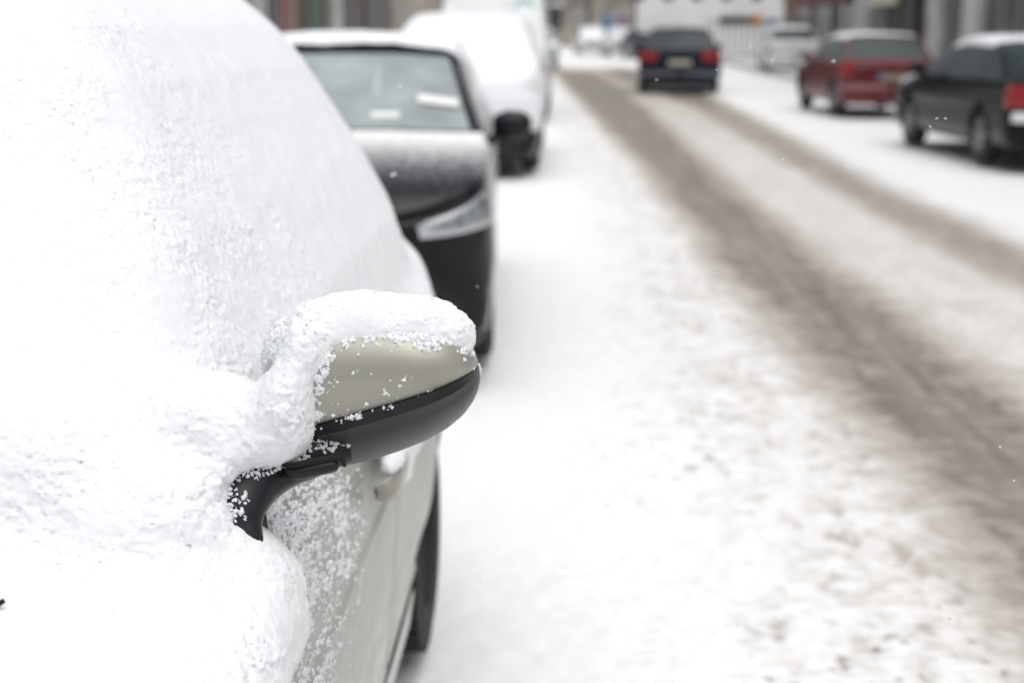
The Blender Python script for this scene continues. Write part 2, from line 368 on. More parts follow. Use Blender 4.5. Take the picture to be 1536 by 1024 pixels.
# heap of snow on the mirror, as ellipsoids (photo position, distance, radii in metres)
BL = []
def blob(px, py, Yd, rx, ry, rz): BL.append((at(px, py, Yd), np.array([rx, ry, rz])))
for q in [(502, 498, 1.565, .044, .040, .031), (560, 490, 1.575, .075, .046, .041), (628, 512, 1.575, .052, .042, .038), (664, 503, 1.59, .030, .024, .020),
          (430, 600, 1.51, .020, .045, .032), (448, 572, 1.517, .014, .034, .036), (466, 518, 1.54, .020, .032, .026), (285, 828, 1.445, .035, .05, .035), (415, 625, 1.50, .030, .035, .035), (385, 655, 1.49, .035, .035, .03),
          (336, 688, 1.475, .021, .04, .022), (345, 620, 1.535, .05, .06, .04), (270, 655, 1.52, .08, .08, .07), (180, 680, 1.52, .10, .09, .08),
          (265, 750, 1.46, .045, .07, .05), (190, 790, 1.43, .10, .10, .08), (270, 840, 1.43, .07, .07, .06), (60, 700, 1.46, .12, .10, .08), (350, 915, 1.44, .045, .07, .045), (325, 990, 1.41, .045, .06, .05), (368, 846, 1.425, .024, .03, .020), (150, 930, 1.36, .12, .1, .08)]: blob(*q)
def heap(Pt):
    r = None
    for c_, e in BL:
        q = (Pt-c_)/e; L = np.sqrt((q**2).sum(-1)); d = (L-1)*e.min()*1.0
        r = d if r is None else smin(r, d, .032)
    return r
def snowf(Pt, coarse):
    x, y, zz = Pt[..., 0], Pt[..., 1], Pt[..., 2]
    d = smin(cabin(Pt), lower(Pt), .07)
    # snow stops at the waist line of the doors and hangs over the wing further forward
    ze = .99+.07*sstep(1.42, 1.56, y)-.34*sstep(2.0, 2.7, y)
    if not coarse: ze = ze+.03*vnoise(Pt, 14.)-.09*sstep(1.50, 1.40, y)
    else: ze = ze-.09*sstep(1.50, 1.40, y)
    t = .035*sstep(ze+.03, ze-.03, zz)*sstep(-.5, -.42, x)
    lump_ = .028*sstep(1.60, 1.46, y)*sstep(1.10, 1.02, zz)*sstep(.90, .96, zz)
    d = d+t*2.2-lump_
    near = (x > -.85) & (y < 1.9) & (zz > .80)
    if near.any():
        hp = np.full(d.shape, .5); hp[near] = heap(Pt[near]); d = smin(d, hp, .045)
    if coarse: return d
    e = .0035*fbm(Pt, 20, 2)+.0030*fbm(Pt, 120, 3, .75)*(1+.8*vnoise(Pt, 17))
    return d+e
V_, Q_ = nets(snowf, (-.80, 1.05, .84), (-.08, 2.3, 1.80), .0022)
sn = mesh('snow_cover', rel(V_), Q_, M['snow_near'], ncar)
near_snow = V_
V_, Q_ = nets(lambda p, c: snowf(p, c)+(0 if c else np.where((p[..., 0] > -.79) & (p[..., 1] > 1.07) & (p[..., 1] < 2.28), .006, 0)), (-2.15, -.8, .75), (-.2, 4.3, 1.9), .009)
mesh('snow_cover', rel(V_), Q_, M['snow_near'], ncar)

ng = 5000; wgt = np.where((near_snow[:, 0] > -.37) & (near_snow[:, 1] < 1.7), 1., .10)*(near_snow[:, 0] > -.6)*(near_snow[:, 1] < 1.8)
snow_pick = near_snow[rng.choice(len(near_snow), ng, p=wgt/wgt.sum())]
# doors and side panels
def panel(name, y0, y1, z0, z1, dy, dz, m, off=0., arch=()):
    yy = np.linspace(y0, y1, max(2, int((y1-y0)/dy)+1)); zz = np.linspace(z0, z1, max(2, int((z1-z0)/dz)+1))
    YY, ZZ = np.meshgrid(yy, zz, indexing='ij')
    for (ac, az, ar) in arch:
        dd = np.hypot(YY-ac, ZZ-az); near = (dd < ar) & (dd > ar-.035)
        k = np.where(near, ar/np.maximum(dd, 1e-4), 1); YY = ac+(YY-ac)*k; ZZ = az+(ZZ-az)*k
    PP = np.stack([flank(YY, ZZ)+off, YY, ZZ], -1)
    mask = np.ones((len(yy)-1, len(zz)-1), bool)
    for (ac, az, ar) in arch:
        cy = (YY[:-1, :-1]+YY[1:, 1:])/2; cz = (ZZ[:-1, :-1]+ZZ[1:, 1:])/2
        mask &= np.hypot(cy-ac, cz-az) > ar-.018
    return gridmesh(name, rel(PP), m, ncar, mask)
AR = [(3.50, .31, .335)]; AF = [(.72, .31, .37)]
panel('front_door', 1.575, 2.62, .345, 1.045, .01, .006, M['champagne_door'])
panel('rear_door', 2.628, 3.40, .345, .99, .01, .006, M['champagne_door'], arch=AR)
panel('sill', 1.15, 3.06, .17, .337, .02, .006, M['champagne_door'], .004)
panel('rear_wing', 3.408, 4.35, .20, .97, .012, .008, M['champagne_door'], arch=AR)
panel('front_wing', -.74, 1.567, .20, .93, .012, .008, M['champagne_door'], arch=AF)
# inner shell under the snow: closed dark box with rounded greenhouse
def shell(name, m, f, lo, hi, h):
    a, q = nets(f, lo, hi, h); return mesh(name, rel(a), q, m, ncar)
def inner(p, c):
    x, y, zz = p[..., 0], p[..., 1], p[..., 2]
    arch = np.minimum(np.hypot(y-3.50, zz-.31), np.hypot(y-.72, zz-.31))-.375
    arch = np.maximum(arch, -(x+.60))
    arch = np.minimum(arch, np.maximum(np.minimum(np.hypot(y-3.50, zz-.31), np.hypot(y-.72, zz-.31))-.375, x+1.8))
    low = smax(smax(smax(x-(-.392+noseX(y)), -2.02-x-noseX(y), .05), smax(zz-.93, .2-zz, .04), .06), smax(-(y+.74), y-4.33, .1), .08)
    cab = smax(cabin(p, -.03, .03, 1.72), -1.8-x-(zz-1)*.4+ .0, .1)
    return np.maximum(smin(low, np.maximum(cab, .85-zz), .02), -arch)
shell('body', M['dark_plastic'], inner, (-2.2, -.9, .1), (-.25, 4.5, 1.85), .03)
def wheel_parts(parent, x, y, z, r, w, side, tread=True, rimm=None, rec=.42):
    """tyre with a ring of tread blocks and a spoked rim; side=+1 outer face towards +x"""
    b_ = MB(); pr = [(-.5*w, .62*r), (-.52*w, .78*r), (-.46*w, .93*r), (-.36*w, .985*r), (.36*w, .985*r), (.46*w, .93*r), (.52*w, .78*r), (.47*w, .64*r), (.30*w, .60*r)]
    if tread: pr = [(a, min(q_, .945*r)) for a, q_ in pr]
    b_.lathe_x(pr, x, y, z, 56)
    if tread:
        n = 48
        for i in range(n):
            t = 2*math.pi*(i+.5)/n
            for (xa, xb, ph) in ((-.46, -.22, 0), (-.18, .0, .5), (.03, .2, 0), (.24, .47, .5)):
                tt = t+ph*2*math.pi/n; dt = .33*2*math.pi/n
                vs_ = []
                for rr in (.93*r, 1.0*r if abs(xa+xb) < .5 else .985*r):
                    for a in (tt-dt, tt+dt):
                        for xx in (xa*w, xb*w): vs_.append((x+xx, y+rr*math.cos(a), z+rr*math.sin(a)))
                k = len(b_.v); b_.v += vs_; b_.f += [[k+q for q in f_] for f_ in ((4, 5, 7, 6), (0, 1, 5, 4), (2, 6, 7, 3), (0, 4, 6, 2), (1, 3, 7, 5))]
    o = b_.build('wheel', M['rubber'], parent, False)
    rb = MB(); xo = rec*w*side
    rb.lathe_x([(xo*.2, .60*r), (xo, .62*r), (xo*1.02, .66*r), (xo*.9, .60*r), (xo*.2, .56*r)], x, y, z, 40)
    for i in range(5):
        t = 2*math.pi*i/5+.3
        rb.tube([(x+xo*.85, y+.10*r*math.cos(t), z+.10*r*math.sin(t)), (x+xo*.9, y+.6*r*math.cos(t), z+.6*r*math.sin(t))], [.085*r, .07*r], 6)
    rb.lathe_x([(xo*.6, .16*r), (xo*.95, .14*r), (xo*.98, .05*r)], x, y, z, 16)
    ro = rb.build('rim', rimm or M['alloy'], o, False)
    return o
wheel_parts(ncar, -.452-(-1.2), 3.50-1.6, .31, .31, .2, 1, rimm=M['rim_dark'], rec=.2); wheel_parts(ncar, -.455+1.2, .72-1.6, .31, .31, .2, 1, rimm=M['rim_dark'], rec=.2)
wheel_parts(ncar, -.745, 3.50-1.6, .31, .31, .2, -1, rimm=M['rim_dark'], rec=.2); wheel_parts(ncar, -.745, .72-1.6, .31, .31, .2, -1, rimm=M['rim_dark'], rec=.2)
o = MB().box(-.44+1.2, -.369+1.2, 3.86-1.6, 3.868-1.6, .13, .47).build('rear_edge_strip', M['gap'], ncar)  # thin dark upright strip behind the rear wheel
# door handle
hb = []; n = 22
for i in range(n):
    t = i/(n-1); yy = 2.26+.24*t; bul = (1-(2*t-1)**4)**.5
    for k in range(14):
        a = 2*math.pi*k/14
        hb.append((flank(yy, .83)+.012+.028*bul+.010*math.cos(a)*(.4+.6*bul), yy, .835+.026*math.sin(a)*(.45+.55*bul)))
ff = [[i*14+k, i*14+(k+1) % 14, (i+1)*14+(k+1) % 14, (i+1)*14+k] for i in range(n-1) for k in range(14)]+[list(range(14)), [(n-1)*14+k for k in range(14)][::-1]]
hd = mesh('door_handle', rel(hb), ff, M['champagne'], ncar)
sh = []
def ell_snow(c_, e, h, amp=.003): 
    c_ = np.array(c_); e = np.array(e)
    return nets(lambda p, cc: (np.sqrt((((p-c_)/e)**2).sum(-1))-1)*e.min()+(0 if cc else amp*fbm(p, 110, 3)), c_-e*1.3, c_+e*1.3, h)
a, q = ell_snow((flank(2.38, .83)+.030, 2.38, .868), (.022, .10, .022), .0025)
mesh('handle_snow', rel(a), q, M['snow_near'], hd)
# dark seam strip below the doors
# ------------------------------------------------------------------ the mirror
NX = 220
xo = np.array([398, 400, 404, 412, 425, 445, 480, 520, 560, 600, 640, 670, 695, 709, 716, 719, 720.])
yt = np.interp(xo, [398, 400, 404, 412, 425, 445, 480, 520, 560, 600, 640, 670, 695, 709, 716, 719, 720], [545, 520, 504, 491, 481, 473, 467, 465, 466, 470, 479, 489, 506, 523, 540, 553, 565])
yb_ = np.interp(xo, [398, 425, 445, 480, 520, 545, 560, 600, 640, 670, 695, 709, 716, 719, 720], [600, 690, 700, 702, 698, 693, 689, 676, 660, 643, 622, 603, 588, 577, 565])
ysp = np.interp(xo, [398, 465, 550, 620, 650, 680, 700, 712, 718, 720], [662, 640, 616, 596, 586, 574, 563, 554, 549, 547])
s = .5-.5*np.cos(np.linspace(0, math.pi, NX)); sx = 398+(720-398)*s
def smooth(a, n=7):
    k = np.ones(n)/n; p = np.pad(a, n//2, mode='edge'); return np.convolve(p, k, 'valid')
YT = smooth(np.interp(sx, xo, yt)); YB = smooth(np.interp(sx, xo, yb_)); YS = smooth(np.interp(sx, xo, ysp))
YT[-1] = YB[-1] = 565; YS = np.clip(YS, YT+.0, YB-.0)
YBK = 1.605; DD = .105
def dome(x, y, top, bot, s_):
    vv = np.clip((y-top)/np.maximum(bot-top, 1e-3)*2-1, -1, 1)
    g_ = (1-np.abs(vv)**2.3)**(1/2.0)
    h_ = (1-np.clip(2*s_-1, 0, 1)**3.2)**(1/2.2)*(1-np.clip(1-2*s_, 0, 1)**6)**(1/2.5)
    return g_*h_
def dome_pts(tt, y0, y1, extra=None):
    out = np.zeros((NX, len(tt), 3))
    for i in range(NX):
        yy = y0[i]+(y1[i]-y0[i])*tt; dep = dome(sx[i], yy, YT[i], YB[i], s[i])*DD
        if extra is not None: dep = dep+extra(tt, s[i])
        for k in range(len(tt)): out[i, k] = at(sx[i], yy[k], YBK-dep[k])
    return out
# cover and lower shell are parts of the mirror assembly
tt = .5-.5*np.cos(np.linspace(0, math.pi, 70)); tt = np.linspace(0, 1, 70)**1.0
tcov = 1-(1-np.linspace(0, 1, 80))**1.0
tcov = (np.linspace(0, 1, 80))**1.6
cov = dome_pts(tcov, YT, YS-1.0)
mcov = gridmesh('mirror_cover', rel(cov), M['champagne'], ncar, flip=True)
tlow = 1-(1-np.linspace(0, 1, 80))**1.6
endf = lambda s_: np.clip((1-s_)*14, 0, 1)
low_ = dome_pts(tlow, YS+.8, YB, lambda t, s_: (.0022*endf(s_)+.0035*np.exp(-((t-.27)/.10)**2)*endf(s_)+.002*(t < .27)*endf(s_))*(1-t))
mlow = gridmesh('mirror_shell', rel(low_), M['black_plastic'], ncar, flip=True)
# rim between the two and back wall with the glass
seam = np.stack([dome_pts(np.array([0., 1.]), YS-2.2, YS+2.2, lambda t, s_: np.full(len(t), -.003))], 0)[0]
gridmesh('mirror_seam', rel(seam), M['gap'], mcov)
ob = np.array([at(x, y, YBK) for x, y in zip(sx, YT)]+[at(x, y, YBK) for x, y in zip(sx[::-1], YB[::-1])]); cen = ob.mean(0)
rings = [ob, ob+[0, .012, 0], cen+(ob-cen)*.97+[0, .022, 0], cen+(ob-cen)*.93+[0, .022, 0], cen+(ob-cen)*.93+[0, .014, 0]]
n = len(ob); vv = np.concatenate(rings); ff = [[k*n+i, k*n+(i+1) % n, (k+1)*n+(i+1) % n, (k+1)*n+i] for k in range(4) for i in range(n)]
mesh('mirror_rim', rel(vv), ff, M['black_plastic'], mlow)
mesh('mirror_glass', rel(rings[4]), [list(range(n))], M['chrome'], mlow, False)
# arm
cl = [(520, 668, 1.545, 22, 1.3), (490, 676, 1.535, 25, 1.3), (460, 686, 1.525, 27, 1.3), (430, 698, 1.51, 27, 1.3), (404, 712, 1.495, 29, 1.3), (380, 731, 1.475, 31, 1.3), (362, 758, 1.455, 31, 1.3), (357, 788, 1.445, 30, 1.3), (362, 820, 1.435, 29, 1.3), (372, 855, 1.425, 28, 1.2)]
def spline(pts, n):
    pts = np.array(pts, float); k = np.arange(len(pts)); t = np.linspace(0, len(pts)-1, n); out = []
    for a in t:
        i = min(int(a), len(pts)-2); u = a-i; p = [pts[max(0, min(len(pts)-1, i+d))] for d in (-1, 0, 1, 2)]
        out.append(.5*((2*p[1])+(-p[0]+p[2])*u+(2*p[0]-5*p[1]+4*p[2]-p[3])*u*u+(-p[0]+3*p[1]-3*p[2]+p[3])*u**3))
    return np.array(out)
cs = spline(cl, 60)
pts = [at(*q[:3]) for q in cs]; rad = [q[3]*q[2]/F for q in cs]
marm = MB().tube([rel(p) for p in pts], rad, 28, [q[4] for q in cs], up=(0, 1, 0)).build('mirror_arm', M['black_plastic'], ncar, True)
# pivot recess: dark slot and the little lid under it
gs = spline([(424, 697, 1.478), (440, 697, 1.475), (470, 692, 1.48), (500, 686, 1.488), (512, 687, 1.492), (517, 698, 1.50)], 30)
MB().tube([rel(at(*q)) for q in gs], [.0022+.0018*math.sin(math.pi*i/29) for i in range(30)], 10).build('hinge_slot', M['gap'], marm, True)
gs = spline([(428, 708, 1.484), (450, 707, 1.482), (480, 701, 1.486), (508, 696, 1.494)], 24)
MB().tube([rel(at(*q)) for q in gs], [.0075*(1-(2*i/23-1)**6)**.5+.001 for i in range(24)], 14).build('hinge_lid', M['black_plastic'], marm, True)
# triangular foot plate of the arm on the door corner, with its bright edge
def prism(pts_, d, name, m, par):
    a = [rel(at(*p)) for p in pts_]; b_ = [p+np.array([-.006, d, 0]) for p in a]; n = len(a)
    return mesh(name, a+b_, [list(range(n)), list(range(n, 2*n))[::-1]]+[[i, (i+1) % n, n+(i+1) % n, n+i] for i in range(n)], m, par, False)
prism([(384, 757, 1.475), (399, 767, 1.49), (402, 790, 1.49), (386, 838, 1.465), (360, 838, 1.45)], .012, 'mirror_foot', M['black_plastic'], marm)
prism([(402, 786, 1.492), (410, 792, 1.50), (404, 850, 1.48), (386, 850, 1.465), (387, 836, 1.467)], .008, 'trim_strip', M['champagne'], marm)

# flecks of snow thrown on the door, the cover and the shell: patches grown from noise
def grains(name, Pc, rad, par):
    ph = (1+5**.5)/2
    iv = np.array([(-1, ph, 0), (1, ph, 0), (-1, -ph, 0), (1, -ph, 0), (0, -1, ph), (0, 1, ph), (0, -1, -ph), (0, 1, -ph), (ph, 0, -1), (ph, 0, 1), (-ph, 0, -1), (-ph, 0, 1)])/1.902
    jf = np.array([(0, 11, 5), (0, 5, 1), (0, 1, 7), (0, 7, 10), (0, 10, 11), (1, 5, 9), (5, 11, 4), (11, 10, 2), (10, 7, 6), (7, 1, 8), (3, 9, 4), (3, 4, 2), (3, 2, 6), (3, 6, 8), (3, 8, 9), (4, 9, 5), (2, 4, 11), (6, 2, 10), (8, 6, 7), (9, 8, 1)])
    n = len(Pc); V = Pc[:, None]+iv[None]*rad[:, None, None]*(1+.45*rng.uniform(-1, 1, (n, 12, 1)))
    Fq = (jf[None]+12*np.arange(n)[:, None, None]).reshape(-1, 3)
    o = mesh(name, rel(V.reshape(-1, 3)), Fq, M['snow_near'], par); tag(o, kind='stuff'); return o
def flecks(name, Pg, Nrm, dens, par, s1=150., amp=.006, mat=None, an=(1, 1, 1), gr=0):
    Pq = Pg*np.array(an); n_ = fbm(Pq, s1, 4, .62, 2.1)*1.0+.35*fbm(Pq, s1*.22, 2)
    h_ = np.clip(n_-(1-dens), -1, 1); t = np.sqrt(np.clip(h_, 0, None))*amp
    t = t*(.75+.6*vnoise(Pg, s1*2.2)+.3*vnoise(Pg, s1*5))
    on = h_ > 0; m_ = on[:-1, :-1] | on[1:, 1:] | on[1:, :-1] | on[:-1, 1:]
    PP = Pg+Nrm*(t-.0006*(~on))[..., None]
    if gr:
        c_ = np.argwhere(h_ > -.04); c_ = c_[rng.integers(0, len(c_), gr)]; i_, j_ = c_[:, 0], c_[:, 1]
        grains('snow_grains', PP[i_, j_]+Nrm[i_, j_]*.0003, np.exp(rng.normal(-6.85, .45, gr)).clip(.0004, .0030), par)
    return gridmesh(name, rel(PP), mat or M['snow_near'], par, m_)
yy = np.concatenate([np.arange(1.36, 2.0, .0022), np.arange(2.0, 2.7, .004)]); zz = np.arange(.50, 1.10, .0012)
YY, ZZ = np.meshgrid(yy, zz, indexing='ij'); Pg = np.stack([flank(YY, ZZ), YY, ZZ], -1)
Nn = np.zeros_like(Pg); Nn[..., 0] = 1
dens = 1.0+.16*fbm(Pg, 9, 3)+.55*sstep(1.0, 1.09, ZZ)*sstep(1.9, 1.6, YY)-.85*sstep(1.95, 2.5, YY)-.22*sstep(.86, .74, ZZ)-.3*sstep(.75, .6, ZZ)-.1*sstep(1.6, 1.9, YY)
flecks('door_snow', Pg, Nn, dens, ncar, 210., .007, None, (1, .42, 1), gr=9000)
print('built near car')

# flecks on the mirror cover and shell
def up(P_, k=4):
    a = P_
    def rs(A, n, ax):
        L = A.shape[ax]; t = np.linspace(0, L-1, n); i = np.minimum(t.astype(int), L-2); f_ = t-i
        sh_ = [1]*A.ndim; sh_[ax] = n; f_ = f_.reshape(sh_); return np.take(A, i, ax)*(1-f_)+np.take(A, i+1, ax)*f_
    return rs(rs(a, a.shape[0]*k//2, 0), a.shape[1]*k//2, 1)
def normals(P_):
    a = np.gradient(P_, axis=0); b_ = np.gradient(P_, axis=1); n_ = np.cross(a, b_); n_ /= np.linalg.norm(n_, axis=-1, keepdims=True)+1e-9
    n_ *= np.where(n_[..., 1:2] > 0, -1, 1); return n_
for nm, Pm, par, kind in (('cover_snow', cov, mcov, 0), ('shell_snow', low_, mlow, 1)):
    Pm = up(Pm[3:-3], 6 if kind == 0 else 5); Nm = normals(Pm)
    U = np.linspace(0, 1, Pm.shape[0])[:, None]*np.ones(Pm.shape[1]); Vv = np.linspace(0, 1, Pm.shape[1])[None]*np.ones(Pm.shape[0])[:, None]
    if kind == 0:
        dn = .50-.9*sstep(.17, .08, U)*sstep(.25, .45, Vv)+.80*sstep(.41, .27, U)+.34*np.exp(-((Vv-.97)/.03)**2)*sstep(.6, .4, U)+.75*sstep(.66, .36, Vv)+.14*np.exp(-((U-.62+.5*(Vv-.75))/.12)**2)
    else:
        dn = .20+1.1*sstep(.22, .12, U)*sstep(.7, .2, Vv)+.72*np.exp(-(Vv/.10)**2)*sstep(.66, .52, U)
    flecks(nm, Pm, Nm, dn, par, 140, .0045, gr=1500)

# ------------------------------------------------------------------ generic cars (front towards local -y)
def superp(ph, n): return np.cos(ph)**(2/n), np.sin(ph)**(2/n)
class Skin:
    def __init__(s, L, W, prof, belt, z0=.2, nf=4.0, nr=4.5, ef=.6, er=.45, inset=.42):
        s.L, s.W, s.prof, s.belt, s.z0, s.nf, s.nr, s.ef, s.er, s.inset = L, W, prof, belt, z0, nf, nr, ef, er, inset
    def yw(s, u):
        L2 = s.L/2; W2 = s.W/2
        if u < 1:
            c, sn_ = superp(u*math.pi/2, s.nf); return -L2+s.ef*(1-c), W2*max(sn_, .02)
        if u > 2:
            c, sn_ = superp((3-u)*math.pi/2, s.nr); return L2-s.er*(1-c), W2*max(sn_, .02)
        return -L2+s.ef+(u-1)*(s.L-s.ef-s.er), W2
    def zt(s, y):
        p = s.prof; d = .05
        return float(np.mean([np.interp(y+o_, [a[0] for a in p], [a[1] for a in p]) for o_ in (-d, -d/2, 0, d/2, d)]))
    def zb(s, y): return float(np.interp(y, [a[0] for a in s.belt], [a[1] for a in s.belt]))
    def sec(s, u):
        y, w = s.yw(u); zt, zb = s.zt(y), s.zb(y); zb = min(zb, zt-.03); g_ = zt-zb
        z0 = s.z0+.06*max(0, 1-abs(u-1.5)/1.5)*0; wt = w-min(s.inset*g_, .3)*w/(s.W/2)-.05*w
        pts = [(0, z0), (w*.93, z0), (w*.965, z0+.05)]
        for t in np.linspace(.12, 1, 12): 
            z_ = z0+(zb-z0)*t; bul = 1-.035*((t-.55)/.5)**2*1.0
            pts.append((w*bul*(1 if t < .97 else .985), z_))
        a = (w*.955, zb+.012)
        pts.append(a)
        pts.append((a[0]+(wt-a[0])*.12, zb+g_*.10+.0)); pts.append((a[0]+(wt-a[0])*.5, zb+g_*.5)); pts.append((a[0]+(wt-a[0])*.86, zb+g_*.84))
        pts += [(wt, zb+g_*.93), (wt*.93, zb+g_*.975), (wt*.7, zt), (wt*.4, zt+.008), (0, zt+.01)]
        return y, np.array(pts)
    def at(s, u, z, off=0.):
        y, p = s.sec(u); q = p[1:16]; x = float(np.interp(z, q[:, 1], q[:, 0])); y2, _ = s.yw(min(u+.02, 3)); 
        v_ = np.array([x, y, z]); n_ = np.array([x/(s.W/2), 0 if 1 < u < 2 else (-1 if u <= 1 else 1)*(1-min(1, x/(s.W/2)))**.5*1.2, 0]); n_ /= np.linalg.norm(n_)+1e-9
        return v_+n_*off
US = np.concatenate([1-(1-np.linspace(0, 1, 16))**1.3, np.linspace(1, 2, 70)[1:], 2+np.linspace(0, 1, 16)[1:]**1.3])
def lathe_wheel(parent, x, y, r, w, side, rimm):
    return wheel_parts(parent, x, y, r, r, w, side, False, rimm)
def make_car(name, label, cat, loc, rz, sk, wheels, wr, bm, gm, ws, rw, pillars, group, front=True, snow=None, lights=None, plate=None, extra=None):
    t = thing(name, label, cat, loc, rz, group)
    S_ = [sk.sec(u) for u in US]; ns = len(S_); npt = len(S_[0][1]); row = []
    for (y, p) in S_:
        right = [(x, y, z) for x, z in p]; left = [(-x, y, z) for x, z in p[::-1][1:-1]]; row.append(right+left)
    A = np.array(row); nr_ = A.shape[1]; Vx = A.reshape(-1, 3)
    for (wy) in wheels:       # round the arches off on the skin
        d = np.hypot(Vx[:, 1]-wy, Vx[:, 2]-wr); ra = wr+.055; m_ = (d < ra) & (d > ra-.06) & (np.abs(Vx[:, 0]) > sk.W*.4)
        Vx[m_, 1] = wy+(Vx[m_, 1]-wy)*ra/d[m_]; Vx[m_, 2] = wr+(Vx[m_, 2]-wr)*ra/d[m_]
    F_ = {'body': [], 'windscreen': [], 'rear_window': [], 'side_window': [], 'side_window2': []}
    for i in range(ns-1):
        ym = (S_[i][0]+S_[i+1][0])/2; g_ = sk.zt(ym)-sk.zb(ym)
        for j in range(nr_):
            j2 = (j+1) % nr_; q = [i*nr_+j, (i+1)*nr_+j, (i+1)*nr_+j2, i*nr_+j2]; jj = j if j < npt-1 else 2*(npt-1)-1-j
            if j >= npt-1: jj = 2*(npt-1)-1-j
            c_ = Vx[q].mean(0); part = 'body'
            if any(np.hypot(c_[1]-wy, c_[2]-wr) < wr+.045 for wy in wheels) and abs(c_[0]) > sk.W*.38: continue
            if jj >= 20 and ws[0] < ym < ws[1]: part = 'windscreen'
            elif jj >= 20 and rw[0] < ym < rw[1]: part = 'rear_window'
            elif 16 <= jj <= 18 and g_ > .14 and ws[0]+.12 < ym < rw[1]-.12 and not any(a < ym < b_ for a, b_ in pillars): part = 'side_window' if c_[0] > 0 else 'side_window2'
            F_[part].append(q)
    def sub(nm, fs, mm):
        fs = np.array(fs); used = np.unique(fs); rm = np.full(len(Vx), -1); rm[used] = np.arange(len(used)); return mesh(nm, Vx[used], rm[fs], mm, t)
    sub('body', F_['body'], bm); sub('windscreen', F_['windscreen'], gm[0])
    if F_['rear_window']: sub('rear_window', F_['rear_window'], gm[1])
    # one pane per opening
    for key in ('side_window', 'side_window2'):
        fs = F_[key]; yc = np.array([Vx[q][:, 1].mean() for q in fs]); cuts = [-9]+[(a+b_)/2 for a, b_ in pillars]+[9]
        for a, b_ in zip(cuts[:-1], cuts[1:]):
            k = [f_ for f_, y_ in zip(fs, yc) if a < y_ < b_]
            if k: sub('side_window', k, gm[1])
    # floor and wheel wells
    lb = MB(); zb = sk.z0+.02; y0 = -sk.L/2+.15; y1 = sk.L/2-.12; ww = sk.W/2-.27
    lb.box(-ww, ww, y0, y1, zb, .62)
    last = y0
    for a, b_ in zip([None]+list(wheels), list(wheels)+[None]):
        ya = y0 if a is None else a+wr+.07; yb2 = y1 if b_ is None else b_-wr-.07
        if yb2 > ya+.05:
            lb.box(ww+.002, sk.W/2-.09, ya, yb2, zb, .60); lb.box(-sk.W/2+.09, -ww-.002, ya, yb2, zb, .60)
    lb.build('underbody', M['gap'], t)
    for wy in wheels:
        for sd_ in (-1, 1): lathe_wheel(t, sd_*(sk.W/2-.115), wy, wr, .2, sd_, M['alloy'])
    def patch(nm, u0, u1, za, zb_, mm, sides=(1, -1), off=.008, n=14, taper=0.):
        out = []
        for sd_ in sides:
            G_ = np.zeros((n, 8, 3))
            for i in range(n):
                u = u0+(u1-u0)*i/(n-1); a_, b2_ = (za(i/(n-1)), zb_(i/(n-1))) if callable(za) else (za, zb_)
                for k in range(8):
                    e = off*(1-abs(2*k/7-1)**6)*(1-abs(2*i/(n-1)-1)**10)
                    G_[i, k] = sk.at(u, a_+(b2_-a_)*k/7, e-.001)
            G_[..., 0] *= sd_; out.append(gridmesh(nm, G_, mm, t, flip=sd_ < 0))
        return out
    if snow:
        for (ya, yb2, jmin, th) in snow:
            us = [u for u in US if ya <= sk.yw(u)[0] <= yb2]; G_ = []
            for u in us:
                y, p = sk.sec(u); pr = [(x, z) for x, z in p[jmin:]]; pr = pr+[(-x, z) for x, z in pr[::-1][1:]]
                pr = np.array(pr); k = np.linspace(0, len(pr)-1, 60); xx = np.interp(k, range(len(pr)), pr[:, 0]); z_ = np.interp(k, range(len(pr)), pr[:, 1])
                e = np.clip(np.minimum(k, k[::-1])/3, 0, 1)**.5
                ey = min(1, max(0, min(y-ya, yb2-y)/.12))**.5
                G_.append(np.stack([xx*(1+.02*e), np.full(60, y), z_+th*e*ey-.004], -1))
            G_ = np.array(G_); G_[..., 2] += .02*fbm(G_+loc[0], 4, 3)*(th/.07); gridmesh('snow_cover', G_, M['snow'], t)
    return t, patch
def dust_sheen_mat(name, y0, dy):  # thin snow fading along y; the fade paints in the bonnet's sky reflection
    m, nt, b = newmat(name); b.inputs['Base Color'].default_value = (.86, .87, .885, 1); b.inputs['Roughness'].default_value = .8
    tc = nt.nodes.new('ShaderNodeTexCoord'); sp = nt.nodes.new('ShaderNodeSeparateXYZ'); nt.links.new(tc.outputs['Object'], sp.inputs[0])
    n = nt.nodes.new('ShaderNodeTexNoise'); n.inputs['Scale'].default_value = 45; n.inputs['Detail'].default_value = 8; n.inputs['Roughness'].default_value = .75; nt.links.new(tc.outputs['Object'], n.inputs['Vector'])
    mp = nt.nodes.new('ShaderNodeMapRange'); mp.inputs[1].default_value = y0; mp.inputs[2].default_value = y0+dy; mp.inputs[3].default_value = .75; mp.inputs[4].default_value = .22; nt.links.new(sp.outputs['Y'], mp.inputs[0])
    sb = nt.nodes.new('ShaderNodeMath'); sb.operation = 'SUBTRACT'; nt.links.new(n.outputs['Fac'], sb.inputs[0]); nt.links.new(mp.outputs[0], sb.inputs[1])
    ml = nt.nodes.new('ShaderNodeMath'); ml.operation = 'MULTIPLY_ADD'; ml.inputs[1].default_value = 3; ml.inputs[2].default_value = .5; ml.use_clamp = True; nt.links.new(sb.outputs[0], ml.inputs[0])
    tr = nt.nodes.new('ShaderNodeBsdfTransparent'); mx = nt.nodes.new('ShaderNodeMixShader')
    nt.links.new(ml.outputs[0], mx.inputs[0]); nt.links.new(tr.outputs[0], mx.inputs[1]); nt.links.new(b.outputs[0], mx.inputs[2]); nt.links.new(mx.outputs[0], nt.nodes['Material Output'].inputs[0]); return m
